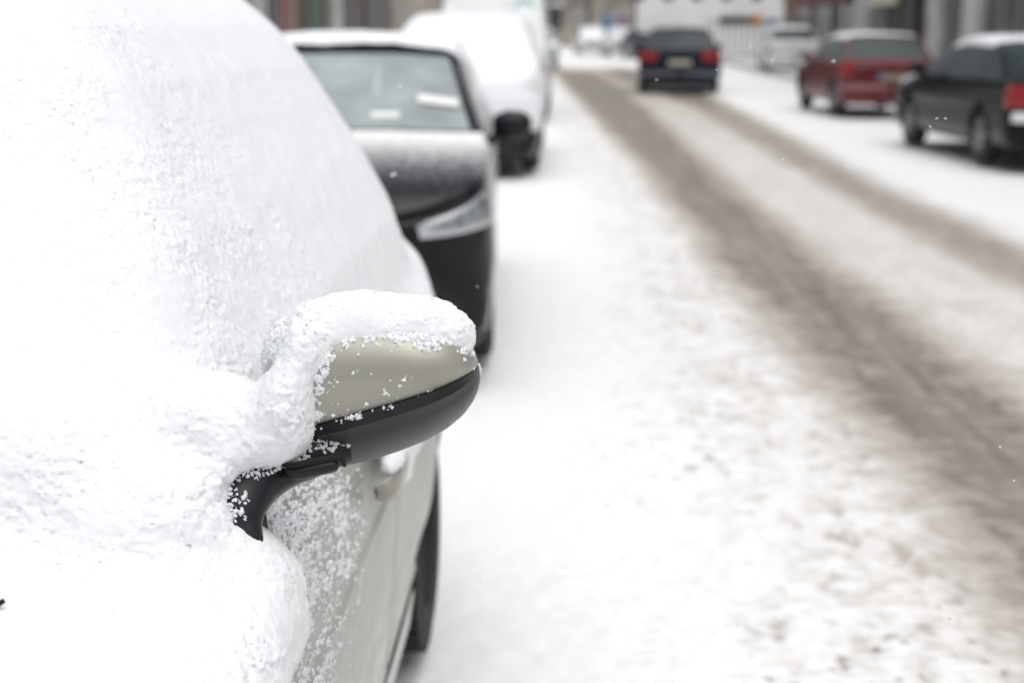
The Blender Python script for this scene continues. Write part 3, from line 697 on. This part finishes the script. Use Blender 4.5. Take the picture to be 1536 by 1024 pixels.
def dust_sheen_hood(t, sk, ya, yb2, y0, dy, jmin=16):
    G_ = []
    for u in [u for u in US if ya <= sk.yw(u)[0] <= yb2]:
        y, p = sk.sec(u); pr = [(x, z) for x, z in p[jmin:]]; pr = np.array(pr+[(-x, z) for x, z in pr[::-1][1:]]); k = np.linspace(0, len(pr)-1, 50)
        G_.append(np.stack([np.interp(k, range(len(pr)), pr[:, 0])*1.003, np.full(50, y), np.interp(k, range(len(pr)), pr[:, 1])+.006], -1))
    return gridmesh('snow_and_sheen', np.array(G_), dust_sheen_mat('thin_snow_and_sheen', y0, dy), t)
def door_mirror(t, x, y, z, m, s_=1):
    b_ = MB(); sg = 1 if x > 0 else -1
    b_.tube([(x, y, z-.02), (x+sg*.06, y, z+.01), (x+sg*.09, y, z+.05)], [.03, .025, .03], 8)
    n0 = len(b_.v)
    b_.tube([(x+sg*.05, y, z+.08), (x+sg*.065, y, z+.08), (x+sg*.13, y, z+.082), (x+sg*.21, y, z+.08), (x+sg*.245, y, z+.075), (x+sg*.26, y, z+.07)], [.02, .06, .082, .078, .055, .015], 14, .75)
    b_.build('side_mirror', m, t, True)

# second car in the left row: dark hatchback facing us
L2 = 3.95; cy = 6.0+L2/2
def PR(d0, pts): return [(d-d0, z) for d, z in pts]
sk = Skin(L2, 1.74, PR(L2/2, [(0, .77), (.06, .87), (.25, .93), (.6, .985), (1.32, 1.05), (2.15, 1.43), (2.5, 1.475), (3.2, 1.44), (3.75, 1.12), (3.9, .95), (3.95, .9)]),
          PR(L2/2, [(0, .74), (.3, .89), (.7, .94), (1.3, .99), (2.2, 1.0), (3.95, 1.02)]), z0=.19, nf=3.6, ef=.5)
car2, patch = make_car('parked_car', 'black hatchback facing the camera, parked directly behind the snowed-in front car', 'car', (-1.275, cy, 0), R(2.6), sk, (6.80-cy, 9.28-cy), .31,
    M['black_paint'], (M['glass_frost'], M['glass_dark']), (1.36-L2/2, 2.22-L2/2), (3.25-L2/2, 3.75-L2/2), [(2.42-L2/2, 2.54-L2/2)], 'cars parked along the left kerb',
    snow=[(2.16-L2/2, 3.6-L2/2, 18, .09)])
dust_sheen_hood(car2, sk, .10-L2/2, 1.35-L2/2, -1.80, 1.30)  # white-to-dark fade on the bonnet stands in for reflected sky, with thin snow
hz = lambda f_: (lambda i: f_(i))
for o in patch('headlight', .30, .94, lambda i: .70+.04*i, lambda i: .765+.135*i, M['lamp_lens'], off=.012):
    pass
for sd_ in (1, -1):
    G_ = np.array([[sk.at(.36+.46*i/11, (.735+.035*i/11)+(.02+.085*i/11)*k/5, .016) for k in range(6)] for i in range(12)]); G_[..., 0] *= sd_
    gridmesh('lamp_reflector', G_, M['lamp_dark'], [c for c in car2.children if c.name.startswith('headlight')][0 if sd_ > 0 else 1])
patch('grille', .02, .33, .36, .66, M['gap'], off=.004)
patch('fog_lamp_recess', .52, .80, .27, .42, M['gap'], off=.004)
patch('bumper_lip', .05, .95, .20, .245, M['dark_plastic'], off=.012)
door_mirror(car2, .80, 1.62-L2/2+.1, .99, M['black_plastic']); door_mirror(car2, -.80, 1.62-L2/2+.1, .99, M['black_plastic'])
MB().box(-.24, .24, -L2/2-.012, -L2/2+.0, .42, .53).build('number_plate', M['plate'], car2)
for x_ in (-.36, .36):
    sb = MB(); sb.tube([(x_, .15, .45), (x_, .25, .80), (x_, .36, 1.08)], [.2, .24, .19], 12, .9, up=(0, 1, 0)); sb.tube([(x_, .38, 1.10), (x_, .40, 1.17), (x_, .42, 1.27)], [.06, .12, .08], 12, 1, up=(0, 1, 0)); sb.build('seat', M['seat'], car2, True)
MB().tube([(-.68, -.45, .93), (0, -.52, .95), (.68, -.45, .93)], .12, 10, 1).build('dashboard', M['seat'], car2, True)
# papers behind and on the glass
def paper(x, y, dx, dz, rot, z_):
    p = sk.prof; s0 = sk.zt(y); s1 = sk.zt(y+dz); 
    q = [(-dx/2, 0), (dx/2, 0), (dx/2, 1), (-dx/2, 1)]; V = []
    for a, b_ in q:
        xx = x+a; yy_ = y+dz*b_+a*rot; V.append((xx, yy_, sk.zt(yy_)+z_))
    V2 = [(a, b_, c-.004) for a, b_, c in V]
    return mesh('paper_slip', V+V2, [[0, 1, 2, 3], [7, 6, 5, 4], [0, 4, 5, 1], [1, 5, 6, 2], [2, 6, 7, 3], [3, 7, 4, 0]], M['paper'], car2, False)
paper(.56, 1.60-L2/2, .22, .08, -.25, .014); paper(.29, 1.47-L2/2, .15, .05, 0, .014)
print('car2')

# third: snow-covered car
L3 = 4.4; cy3 = 15.2+L3/2
sk = Skin(L3, 1.84, PR(L3/2, [(0, .85), (.08, .95), (.6, 1.02), (1.25, 1.12), (1.95, 1.55), (2.4, 1.64), (3.9, 1.62), (4.25, 1.2), (4.4, .9)]), PR(L3/2, [(0, .80), (.5, .98), (1.3, 1.06), (4.4, 1.08)]), z0=.22, nf=4.5, ef=.45)
car3, patch = make_car('parked_car', 'tall dark car under a thick white snow blanket, second behind the black hatchback', 'car', (-1.24, cy3, 0), 0, sk, (16.1-cy3, 18.75-cy3), .34,
    M['black_paint'], (M['snow'], M['snow']), (1.28-L3/2, 2.0-L3/2), (3.95-L3/2, 4.2-L3/2), [(2.5-L3/2, 2.6-L3/2)], 'cars parked along the left kerb',
    snow=[(.02-L3/2, 1.34-L3/2, 13, .12), (1.2-L3/2, 4.35-L3/2, 15, .10)])
patch('headlight', .45, .92, .66, .80, M['lamp_lens']); patch('grille', .02, .35, .42, .68, M['gap'])
patch('bumper_snow', .02, 1.0, .50, .92, M['snow'], off=.05); patch('side_snow', 1.0, 1.95, .52, 1.06, M['snow'], off=.035)
MB().box(-.26, .26, -L3/2-.012, -L3/2, .40, .50).build('number_plate', M['plate'], car3)
door_mirror(car3, -.86, 1.75-L3/2, 1.07, M['snow'])

# white van behind it, its box above the row
def van():
    L = 5.4; s_ = Skin(L, 2.0, PR(L/2, [(0, .9), (.1, 1.05), (.8, 1.25), (1.5, 2.0), (1.75, 2.35), (2.2, 2.45), (5.2, 2.45), (5.4, 2.3)]), PR(L/2, [(0, .85), (.8, 1.15), (1.6, 1.2), (5.4, 1.2)]), z0=.25, nf=5, nr=9, er=.3, inset=.12)
    return s_, L
s_, Lv = van()
vn, patch = make_car('delivery_van', 'white high-roofed delivery van with a teal arc on its front, parked beyond the snow-blanketed car', 'van', (-1.35, 26.6, 0), 0, s_, (.95-Lv/2, 4.3-Lv/2), .34,
    M['white_paint'], (simple('snowed_windscreen', (.74, .76, .78), .6, nscale=3, namt=.08), M['white_paint']), (.9-Lv/2, 1.5-Lv/2), (9, 10), [(1.9-Lv/2, 6)], 'cars parked along the left kerb', snow=[(1.9-Lv/2, 5.3-Lv/2, 19, .07)])
patch('headlight', .5, .95, .72, .92, M['lamp_lens']); patch('grille', .02, .4, .5, .72, M['dark_plastic'])
arc = MB().tube([(.56+.16*math.cos(a), 1.44-Lv/2-.06+.12*math.sin(a), 1.86+.16*math.sin(a)) for a in np.linspace(.3, 2.8, 14)], .024, 8).build('arc_emblem', simple('teal_paint', (.03, .38, .36), .5), vn)

# pale blue car far up the left side
Ls = 4.3
sks = Skin(Ls, 1.78, PR(Ls/2, [(0, .70), (.08, .78), (1.1, .98), (1.9, 1.40), (2.4, 1.46), (3.2, 1.40), (3.8, 1.05), (4.3, .95)]), PR(Ls/2, [(0, .68), (1.1, .92), (4.3, .95)]), z0=.2)
def far_car(name, label, cat, loc, rz, bm, group, snow=True, glass=None, away=False):
    c_, p_ = make_car(name, label, cat, loc, rz, sks, (.85-Ls/2, 3.45-Ls/2), .31, bm, (glass or M['glass_tint'], M['glass_tint']), (1.12-Ls/2, 1.9-Ls/2), (3.25-Ls/2, 3.8-Ls/2), [(2.35-Ls/2, 2.47-Ls/2)], group,
        snow=[(1.92-Ls/2, 3.2-Ls/2, 18, .07), (.1-Ls/2, 1.1-Ls/2, 16, .05), (3.82-Ls/2, Ls/2-.05, 16, .05)] if snow else None)
    p_('headlight', .55, .93, .60, .72, M['lamp_lens']); p_('taillight', 2.05, 2.5, .68, .84, M['red_lens']); p_('grille', .02, .3, .42, .6, M['gap'])
    return c_
far_car('parked_car', 'pale blue car with a frosty windscreen, last in the left row where the street bends', 'car', (-1.30, 56, 0), 0, M['silver'], 'cars parked along the left kerb', True, M['glass_frost'])
far_car('parked_car', 'snow-topped white car parked at the far end of the street, the left one of two', 'car', (1.25, 84, 0), R(6), M['white_paint'], 'snowy cars at the far end', True, M['snow'])
far_car('parked_car', 'snow-topped white car parked at the far end of the street, beside the travelling wagon', 'car', (2.75, 78, 0), R(4), M['white_paint'], 'snowy cars at the far end', True, M['snow'])
far_car('parked_car', 'dark blue car half hidden behind the left flank of the travelling wagon', 'car', (3.75, 72, 0), R(8), M['navy'], 'snowy cars at the far end', False)

# the wagon driving away
Lw = 4.7
skw = Skin(Lw, 2.0, PR(Lw/2, [(0, .72), (.1, .82), (1.2, 1.0), (2.0, 1.46), (2.5, 1.55), (3.9, 1.53), (4.15, 1.46), (4.50, 1.02), (4.62, .98), (4.7, .93)]), PR(Lw/2, [(0, .7), (1.2, .95), (4.3, .99), (4.7, .92)]), z0=.17, nr=3.8, er=.45, inset=.50)
wg, patch = make_car('moving_car', 'dark navy estate car driving away up the middle of the street', 'car', (2.78, 37.2, 0), R(176.5), skw, (.9-Lw/2, 3.75-Lw/2), .34, M['navy'], (M['glass_tint'], M['glass_tint']),
    (1.25-Lw/2, 2.0-Lw/2), (4.13-Lw/2, 4.50-Lw/2), [(2.4-Lw/2, 2.5-Lw/2), (3.3-Lw/2, 3.38-Lw/2)], 'traffic')
del wg['group']
patch('taillight', 2.10, 2.80, .74, .97, M['red_lens'], off=.02)
patch('headlight', .55, .93, .6, .74, M['lamp_lens'])
patch('rear_bumper', 2.08, 3.0, .40, .52, simple('bumper_grey', (.11, .12, .15), .45), off=.03)
MB().box(-.27, .27, Lw/2-.005, Lw/2+.012, .66, .78).build('number_plate', M['plate'], wg)
MB().box(-.02, .02, 1.2, 1.26, 1.49, 1.62).build('aerial', M['gap'], wg)
door_mirror(wg, .88, 1.7-Lw/2, .97, M['navy']); door_mirror(wg, -.88, 1.7-Lw/2, .97, M['navy'])

# red hatchback in the right row, facing away
Lr = 4.1
skr = Skin(Lr, 1.72, PR(Lr/2, [(0, .70), (.1, .8), (1.1, .97), (1.85, 1.38), (2.3, 1.45), (3.3, 1.43), (3.45, 1.40), (3.85, .98), (4.0, .94), (4.1, .88)]), PR(Lr/2, [(0, .68), (1.1, .92), (3.9, .95), (4.1, .9)]), z0=.24, nr=4.2)
rc, patch = make_car('parked_car', 'dark red hatchback seen from behind, parked in front of the black saloon', 'car', (5.51, 27.55, 0), R(183.5), skr, (.8-Lr/2, 3.35-Lr/2), .31, M['red'], (M['glass_frost'], M['glass_tint']),
    (1.14-Lr/2, 1.85-Lr/2), (3.45-Lr/2, 3.83-Lr/2), [(2.2-Lr/2, 2.3-Lr/2)], 'cars parked along the right kerb', snow=[(1.85-Lr/2, 3.4-Lr/2, 18, .02), (.2-Lr/2, 1.0-Lr/2, 17, .03)])  # thin white roof sheet stands in for the pale reflection on the red roof
patch('taillight', 2.05, 2.55, .74, .95, M['red_lens'], off=.02)
patch('bumper_strip', 2.0, 3.0, .50, .58, simple('pale_bumper_strip', (.32, .16, .17), .5), off=.02)
MB().box(-.26, .26, Lr/2-.004, Lr/2+.012, .665, .765).build('number_plate', simple('dirty_plate', (.30, .28, .25), .5), rc)
pb = MB().box(.215, .258, Lr/2+.013, Lr/2+.016, .667, .763).build('country_band', M['plate_blue'], [c for c in rc.children if c.name.startswith('number_plate')][0])
door_mirror(rc, .82, 1.55-Lr/2, .95, M['red']); door_mirror(rc, -.82, 1.55-Lr/2, .95, M['red'])

# black saloon in the right row
Lb = 4.8; cyb = 16.25+Lb/2
skb = Skin(Lb, 1.8, PR(Lb/2, [(0, .72), (.1, .82), (1.15, 1.0), (1.95, 1.38), (2.5, 1.45), (3.4, 1.42), (3.75, 1.30), (4.25, 1.04), (4.65, 1.0), (4.8, .92)]), PR(Lb/2, [(0, .7), (1.15, .93), (4.1, .98), (4.8, .9)]), z0=.24, nr=3.6, er=.5)
bk, patch = make_car('parked_car', 'black saloon with snow on its roof, cut off by the right edge of the photo', 'car', (5.59, 18.34, 0), R(184), skb, (.95-Lb/2, 3.68-Lb/2), .325, M['black_car'], (M['glass_frost'], M['glass_tint']),
    (1.2-Lb/2, 1.97-Lb/2), (3.45-Lb/2, 4.2-Lb/2), [(2.35-Lb/2, 2.45-Lb/2), (3.3-Lb/2, 3.37-Lb/2)], 'cars parked along the right kerb', snow=[(2.0-Lb/2, 3.45-Lb/2, 18, .035), (.2-Lb/2, 1.15-Lb/2, 17, .015)])
patch('taillight', 2.05, 2.55, .70, .95, M['red_lens'], off=.02)
patch('bumper_snow', 2.25, 3.0, .55, .66, M['snow'], off=.05)
MB().box(-.26, .26, Lb/2-.004, Lb/2+.012, .70, .82).build('number_plate', M['plate'], bk)
mcap = M['chrome']; door_mirror(bk, .86, 1.65-Lb/2, .97, M['black_car']); door_mirror(bk, -.86, 1.65-Lb/2, .97, M['black_car'])
far_car('parked_car', 'white hatchback parked at an angle before the brown shopfront, beyond the red car', 'car', (7.45, 50.0, .06), R(178), M['white_paint'], 'cars parked along the right kerb', True)
print('cars')

# ------------------------------------------------------------------ buildings
stone = simple('brown_render', (.17, .115, .08), .85, nscale=1.5, namt=.25); greyst = simple('grey_pilaster', (.42, .42, .42), .85, nscale=2)
darkst = simple('dark_cladding', (.05, .048, .045), .7, nscale=3); lightst = simple('pale_render', (.55, .54, .52), .85, nscale=1.2, namt=.12)
whitew = simple('white_render', (.80, .80, .79), .85, nscale=1, namt=.05); shopg = simple('shop_glass', (.045, .05, .055), .12, nscale=.8, namt=.6)
cream = simple('cream_sign', (.55, .50, .40), .6); redaw = simple('red_awning', (.13, .035, .035), .7); fr_m = simple('window_frame_paint', (.30, .30, .30), .6)
midgrey = simple('mid_grey_render', (.27, .26, .25), .85, nscale=1.5)
def facade(name, label, x, side, y0, y1, h, wm, bays, depth=9, floors=2):
    """row building along the street; bays = list of (ya, yb, kind)"""
    t = thing(name, label, 'building', (x, (y0+y1)/2, 0), 0, None); oy = (y0+y1)/2
    MB().box(*( (0, depth) if side > 0 else (-depth, 0)), y0-oy, y1-oy, 0, h).build('wall', wm, t)
    def bx(a, b_, ya, yb2, za, zb2): return MB().box(*((-b_, -a) if side > 0 else (a, b_)), ya-oy, yb2-oy, za, zb2)
    for (ya, yb2, k, *r) in bays:
        if k == 'pillar': bx(.003, .22, ya, yb2, .0, 3.4).build('pilaster', r[0], t)
        if k == 'window':
            w_ = bx(.003, .06, ya, yb2, r[0], r[1]).build('shop_window', shopg, t)
            n_ = max(2, int((yb2-ya)/1.2)); fb = MB()
            for i in range(n_+1):
                yy_ = ya+(yb2-ya)*i/n_; 
                a_, b_ = ((-.10, -.062) if side > 0 else (.062, .10)); fb.box(a_, b_, yy_-oy-.035, yy_-oy+.035, r[0], r[1])
            fb.build('window_frame', fr_m, w_)
        if k == 'door':
            d_ = bx(.003, .05, ya, yb2, .12, 2.5).build('door', darkst, t)
            a_, b_ = ((-.09, -.052) if side > 0 else (.052, .09)); MB().box(a_, b_, ya-oy+.15, ya-oy+.2, .95, 1.35).build('handle', M['chrome'], d_)
        if k == 'sign': bx(.225, .34, ya, yb2, r[0], r[1]).build('sign_panel', r[2], t)
        if k == 'panel': bx(.003, .04, ya, yb2, r[0], r[1]).build('wall_panel', r[2], t)
    for fl in range(1, floors):
        zb = 3.9+(fl-1)*3.1; yy_ = y0+1.2
        while yy_ < y1-1.6:
            w_ = bx(.003, .03, yy_, yy_+1.1, zb, zb+1.6).build('window', shopg, t)
            a_, b_ = ((-.12, -.032) if side > 0 else (.032, .12)); MB().box(a_, b_, yy_-oy-.06, yy_-oy+1.16, zb-.10, zb-.002).build('sill', greyst, w_)
            yy_ += 2.6
    MB().box(*((-.35, depth) if side > 0 else (-depth, .35)), y0-oy, y1-oy, h+.002, h+.3).build('roof', darkst, t)
    return t
facade('shop_building', 'brown shop building with a dark red awning and cream sign, right of the white building', 9.3, 1, 44.8, 64, 7.2, stone,
    [(47.8, 50.6, 'window', .6, 2.9), (52, 55.2, 'window', .6, 2.9), (56.5, 60, 'window', .6, 2.9), (48, 60, 'sign', 2.30, 2.62, redaw), (45, 47.2, 'pillar', greyst)])
facade('shop_building', 'shop building with a cream sign over a dark doorway, beside the brown shopfront', 9.3, 1, 38.2, 44.75, 7.0, simple('umber_render', (.12, .085, .06), .85, nscale=2),
    [(41.2, 42.8, 'door'), (40.8, 44.4, 'sign', 2.15, 2.8, cream), (39.0, 40.2, 'pillar', darkst), (43.1, 44.4, 'window', .7, 2.1)])
facade('office_building', 'dark grey building with pale upright pillars behind the black saloon', 9.3, 1, 8, 38.15, 7.4, midgrey,
    [(36.2, 37.6, 'pillar', greyst), (34.4, 36, 'window', .3, 3.2), (32.9, 34.2, 'pillar', lightst), (30.2, 32.7, 'window', .3, 3.2), (28.6, 29.3, 'panel', .3, 3.2, darkst), (27.6, 28.4, 'window', 1.2, 3), (25.0, 26.6, 'window', 1.2, 3.0), (20, 23, 'window', .5, 3), (14, 17, 'window', .5, 3)])
facade('shop_building', 'beige building with shop displays across the pavement from the parked hatchback', -7.6, -1, 14, 40, 7.2, lightst,
    [(38.0, 39.6, 'panel', .2, 3.2, simple('red_door', (.20, .07, .06), .6)), (35.6, 37.6, 'window', .3, 3), (33.6, 35.2, 'pillar', greyst), (31.6, 33.0, 'panel', .3, 3.2, simple('blue_display', (.05, .08, .22), .5)), (33.1, 33.5, 'panel', .3, 3.2, darkst), (20, 26, 'window', .5, 3.0)])
facade('shop_building', 'dark brown shopfront with green window displays, farther along the left pavement', -7.6, -1, 40.1, 62, 7, simple('deep_brown_render', (.09, .06, .045), .8, nscale=2),
    [(42, 44.5, 'panel', .2, 3.2, simple('green_display', (.05, .10, .06), .6)), (45.5, 47, 'pillar', greyst), (48, 52, 'window', .4, 3), (54, 60, 'window', .4, 3)])
# white building facing us across the bend
def facing(name, label, cx, y, w, h, rz, wm, holes, dep=10):
    t = thing(name, label, 'building', (cx, y, 0), rz)
    MB().box(-w/2, w/2, 0, dep, 0, h).build('wall', wm, t)
    for (xa, xb, za, zb, nm, mm, pr) in holes: MB().box(xa, xb, -pr, -.003, za, zb).build(nm, mm, t)
    MB().box(-w/2-.2, w/2+.2, -.3, dep, h+.002, h+.25).build('roof', darkst, t); return t
bluesg = simple('blue_sign', (.14, .24, .42), .5); orsg = simple('orange_sign', (.55, .25, .05), .5)
hol = [(-6.2+i*.95*1.5, -5.75+i*.95*1.5, 2.76, 3.9, 'window', shopg, .03) for i in range(9)]
facing('white_building', 'bright white rendered building with a dark shop sign, at the bend of the street', 9.15, 70, 12.2, 9, R(-14), whitew,
    hol+[(-2.0, -.45, 1.66, 1.98, 'shop_sign', darkst, .14), (-.44, -.02, 1.62, 2.04, 'sign_end', orsg, .15), (.2, .8, 1.62, 1.85, 'plaque', bluesg, .1)])
# railing in front of it
rl = thing('railing', 'tall black metal railing standing before the white building', 'railing', (8.0, 66.0, 0), R(-14))
MB().box(-1.9, 2.2, -.02, .02, .15, .2).build('lower_rail', M['gap'], rl); MB().box(-1.9, 2.2, -.02, .02, 1.75, 1.8).build('upper_rail', M['gap'], rl)
for i in range(15): MB().box(-1.86+i*.285, -1.82+i*.285, -.018, .018, .2, 1.75).build('bar', M['gap'], rl)
facing('grey_building', 'hazy grey-brown building closing the far end of the street', -4, 112, 26, 12, R(4), simple('far_grey_render', (.30, .27, .24), .9, nscale=.35, namt=.35),
    [(-11+i*2.2, -9.8+i*2.2, 1.0+fl*3.2, 2.8+fl*3.2, 'window', midgrey, .03) for i in range(10) for fl in range(2)])
# far street signs
def sign(x, y, z, r, mm, label):
    t = thing('street_sign', label, 'street sign', (x, y, 0))
    MB().tube([(0, 0, 0), (0, 0, z+r)], .035, 8).build('post', fr_m, t)
    b_ = MB(); b_.tube([(0, -.05, z), (0, -.09, z)], r, 20, 1); b_.build('disc', mm, t); return t
sign(2.0, 80, 1.75, .36, bluesg, 'round blue sign on a post at the far bend'); sign(2.9, 79, 1.78, .34, simple('purple_sign', (.24, .17, .28), .5), 'round purple sign on a post, beside the blue one')
# traffic signal on a post, left side
tl = thing('traffic_light', 'dark traffic signal on a post above the pale blue car', 'traffic light', (-.62, 60.5, 0))
MB().tube([(0, 0, 0), (0, 0, 3.0)], .06, 10).build('post', darkst, tl); MB().box(-.26, .26, -.2, .15, 1.45, 2.35).build('signal_box', M['gap'], tl)
for k in range(3): MB().tube([(0, -.205, 1.62+k*.28), (0, -.26, 1.62+k*.28)], .10, 14).build('lens', M['lamp_dark'], tl)
MB().box(-.30, .30, -.2, .16, 2.36, 2.5).build('snow_cap', M['snow'], tl)
# bare trees at the far end
bark = simple('bare_bark', (.10, .085, .075), .9, nscale=6)
def tree(x, y, h, label):
    t = thing('bare_tree', label, 'tree', (x, y, 0), 0, 'bare trees at the far end')
    b_ = MB(); b_.tube([(0, 0, 0), (.05, 0, h*.3), (.0, .1, h*.5)], [.2, .15, .11], 8); b_.build('trunk', bark, t, True)
    c_ = MB()
    def grow(p, d, L, r, n_):
        q = p+d*L; m_ = p+d*L*.5+rng.normal(0, .04*L, 3); c_.tube([p, m_, q], [r, r*.8, r*.6], 5)
        if n_ == 0: return
        for _ in range(3):
            e = d+rng.normal(0, .5, 3); e[2] = abs(e[2])*.6+.12; e /= np.linalg.norm(e); grow(q, e, L*.72, r*.6, n_-1)
    for k in range(5):
        a = k*1.3; grow(np.array([0, .05, h*(.22+.06*k)]), np.array([math.cos(a)*.7, math.sin(a)*.7, .55]), h*.22, .07, 3)
    c_.build('crown', bark, t, True)
for q in ((-1.2, 92, 7.5, 'bare tree at the far end, leftmost, near the traffic signal'), (1.2, 98, 8, 'bare tree at the far end, behind the round blue sign'), (4.2, 95, 8.5, 'bare tree at the far end, close to the corner of the white building')): tree(*q)
# flakes in the air
fm = MB()
fl_px = [(716, 430), (742, 452), (1500, 670), (1075, 105), (1405, 178), (1418, 178), (1395, 190), (1125, 70), (600, 130), (590, 262), (1175, 240), (1250, 92), (985, 120), (1020, 648), (820, 590), (1270, 250)]
for k, (px, py) in enumerate(fl_px+[(rng.uniform(640, 1530), rng.uniform(5, 1000)) for _ in range(26)]):
    d_ = rng.uniform(1.1, 2.6) if k < 16 else rng.uniform(1.2, 9); c_ = at(px, py, d_)
    for a in range(3):
        w_ = rng.normal(0, 1, 3); w_ /= np.linalg.norm(w_); w_ *= rng.uniform(.0010, .0024); fm.tube([c_-w_, c_+w_], [.0006, .0004], 5)
sf = fm.build('falling_snow', M['snow'], None, True); tag(sf, 'scattered small snowflakes falling through the air over the street', 'snow', None, 'stuff')

# wiper blade sticking out of the snow at the left edge
q_ = near_snow-np.array([0, 0, H]); dz_ = q_@cf; px_ = 768+F*(q_@cr)/dz_; py_ = 512-F*(q_@cu)/dz_
hit = (np.abs(px_-6) < 8) & (np.abs(py_-902) < 8); wy = near_snow[hit][:, 1].min() if hit.any() else 1.33
wb = MB().tube([rel(at(-110, 975, wy-.03)), rel(at(-50, 935, wy-.012)), rel(at(6, 900, wy-.003))], [.005, .004, .0025], 8).build('wiper_blade', M['gap'], ncar, True)

grains('snow_grains', snow_pick, np.exp(rng.normal(-7.3, .35, ng)).clip(.0004, .0014), sn)

# snow caught on the upper side of the mirror arm
va = np.array([v_.co[:] for v_ in marm.data.vertices])[:60*28].reshape(60, 28, 3); ca = va.mean(1, keepdims=True)
up_ = ((va-ca)/np.linalg.norm(va-ca, axis=-1, keepdims=True)) @ np.array([-.25, -.45, .86])
na = fbm(va*np.array([1, 1, 1]), 60, 3)
i_, j_ = np.nonzero((up_ > .45) & (na+.9*(up_-.72) > -.02) & (np.arange(60)[:, None] < 46)); k_ = rng.integers(0, len(i_), 1500)
pa = va[i_[k_], j_[k_]]+rng.normal(0, .0012, (1500, 3))
grains('snow_grains', pa+np.array(ncar.location), np.exp(rng.normal(-6.7, .45, 1500)).clip(.0005, .0028), marm)
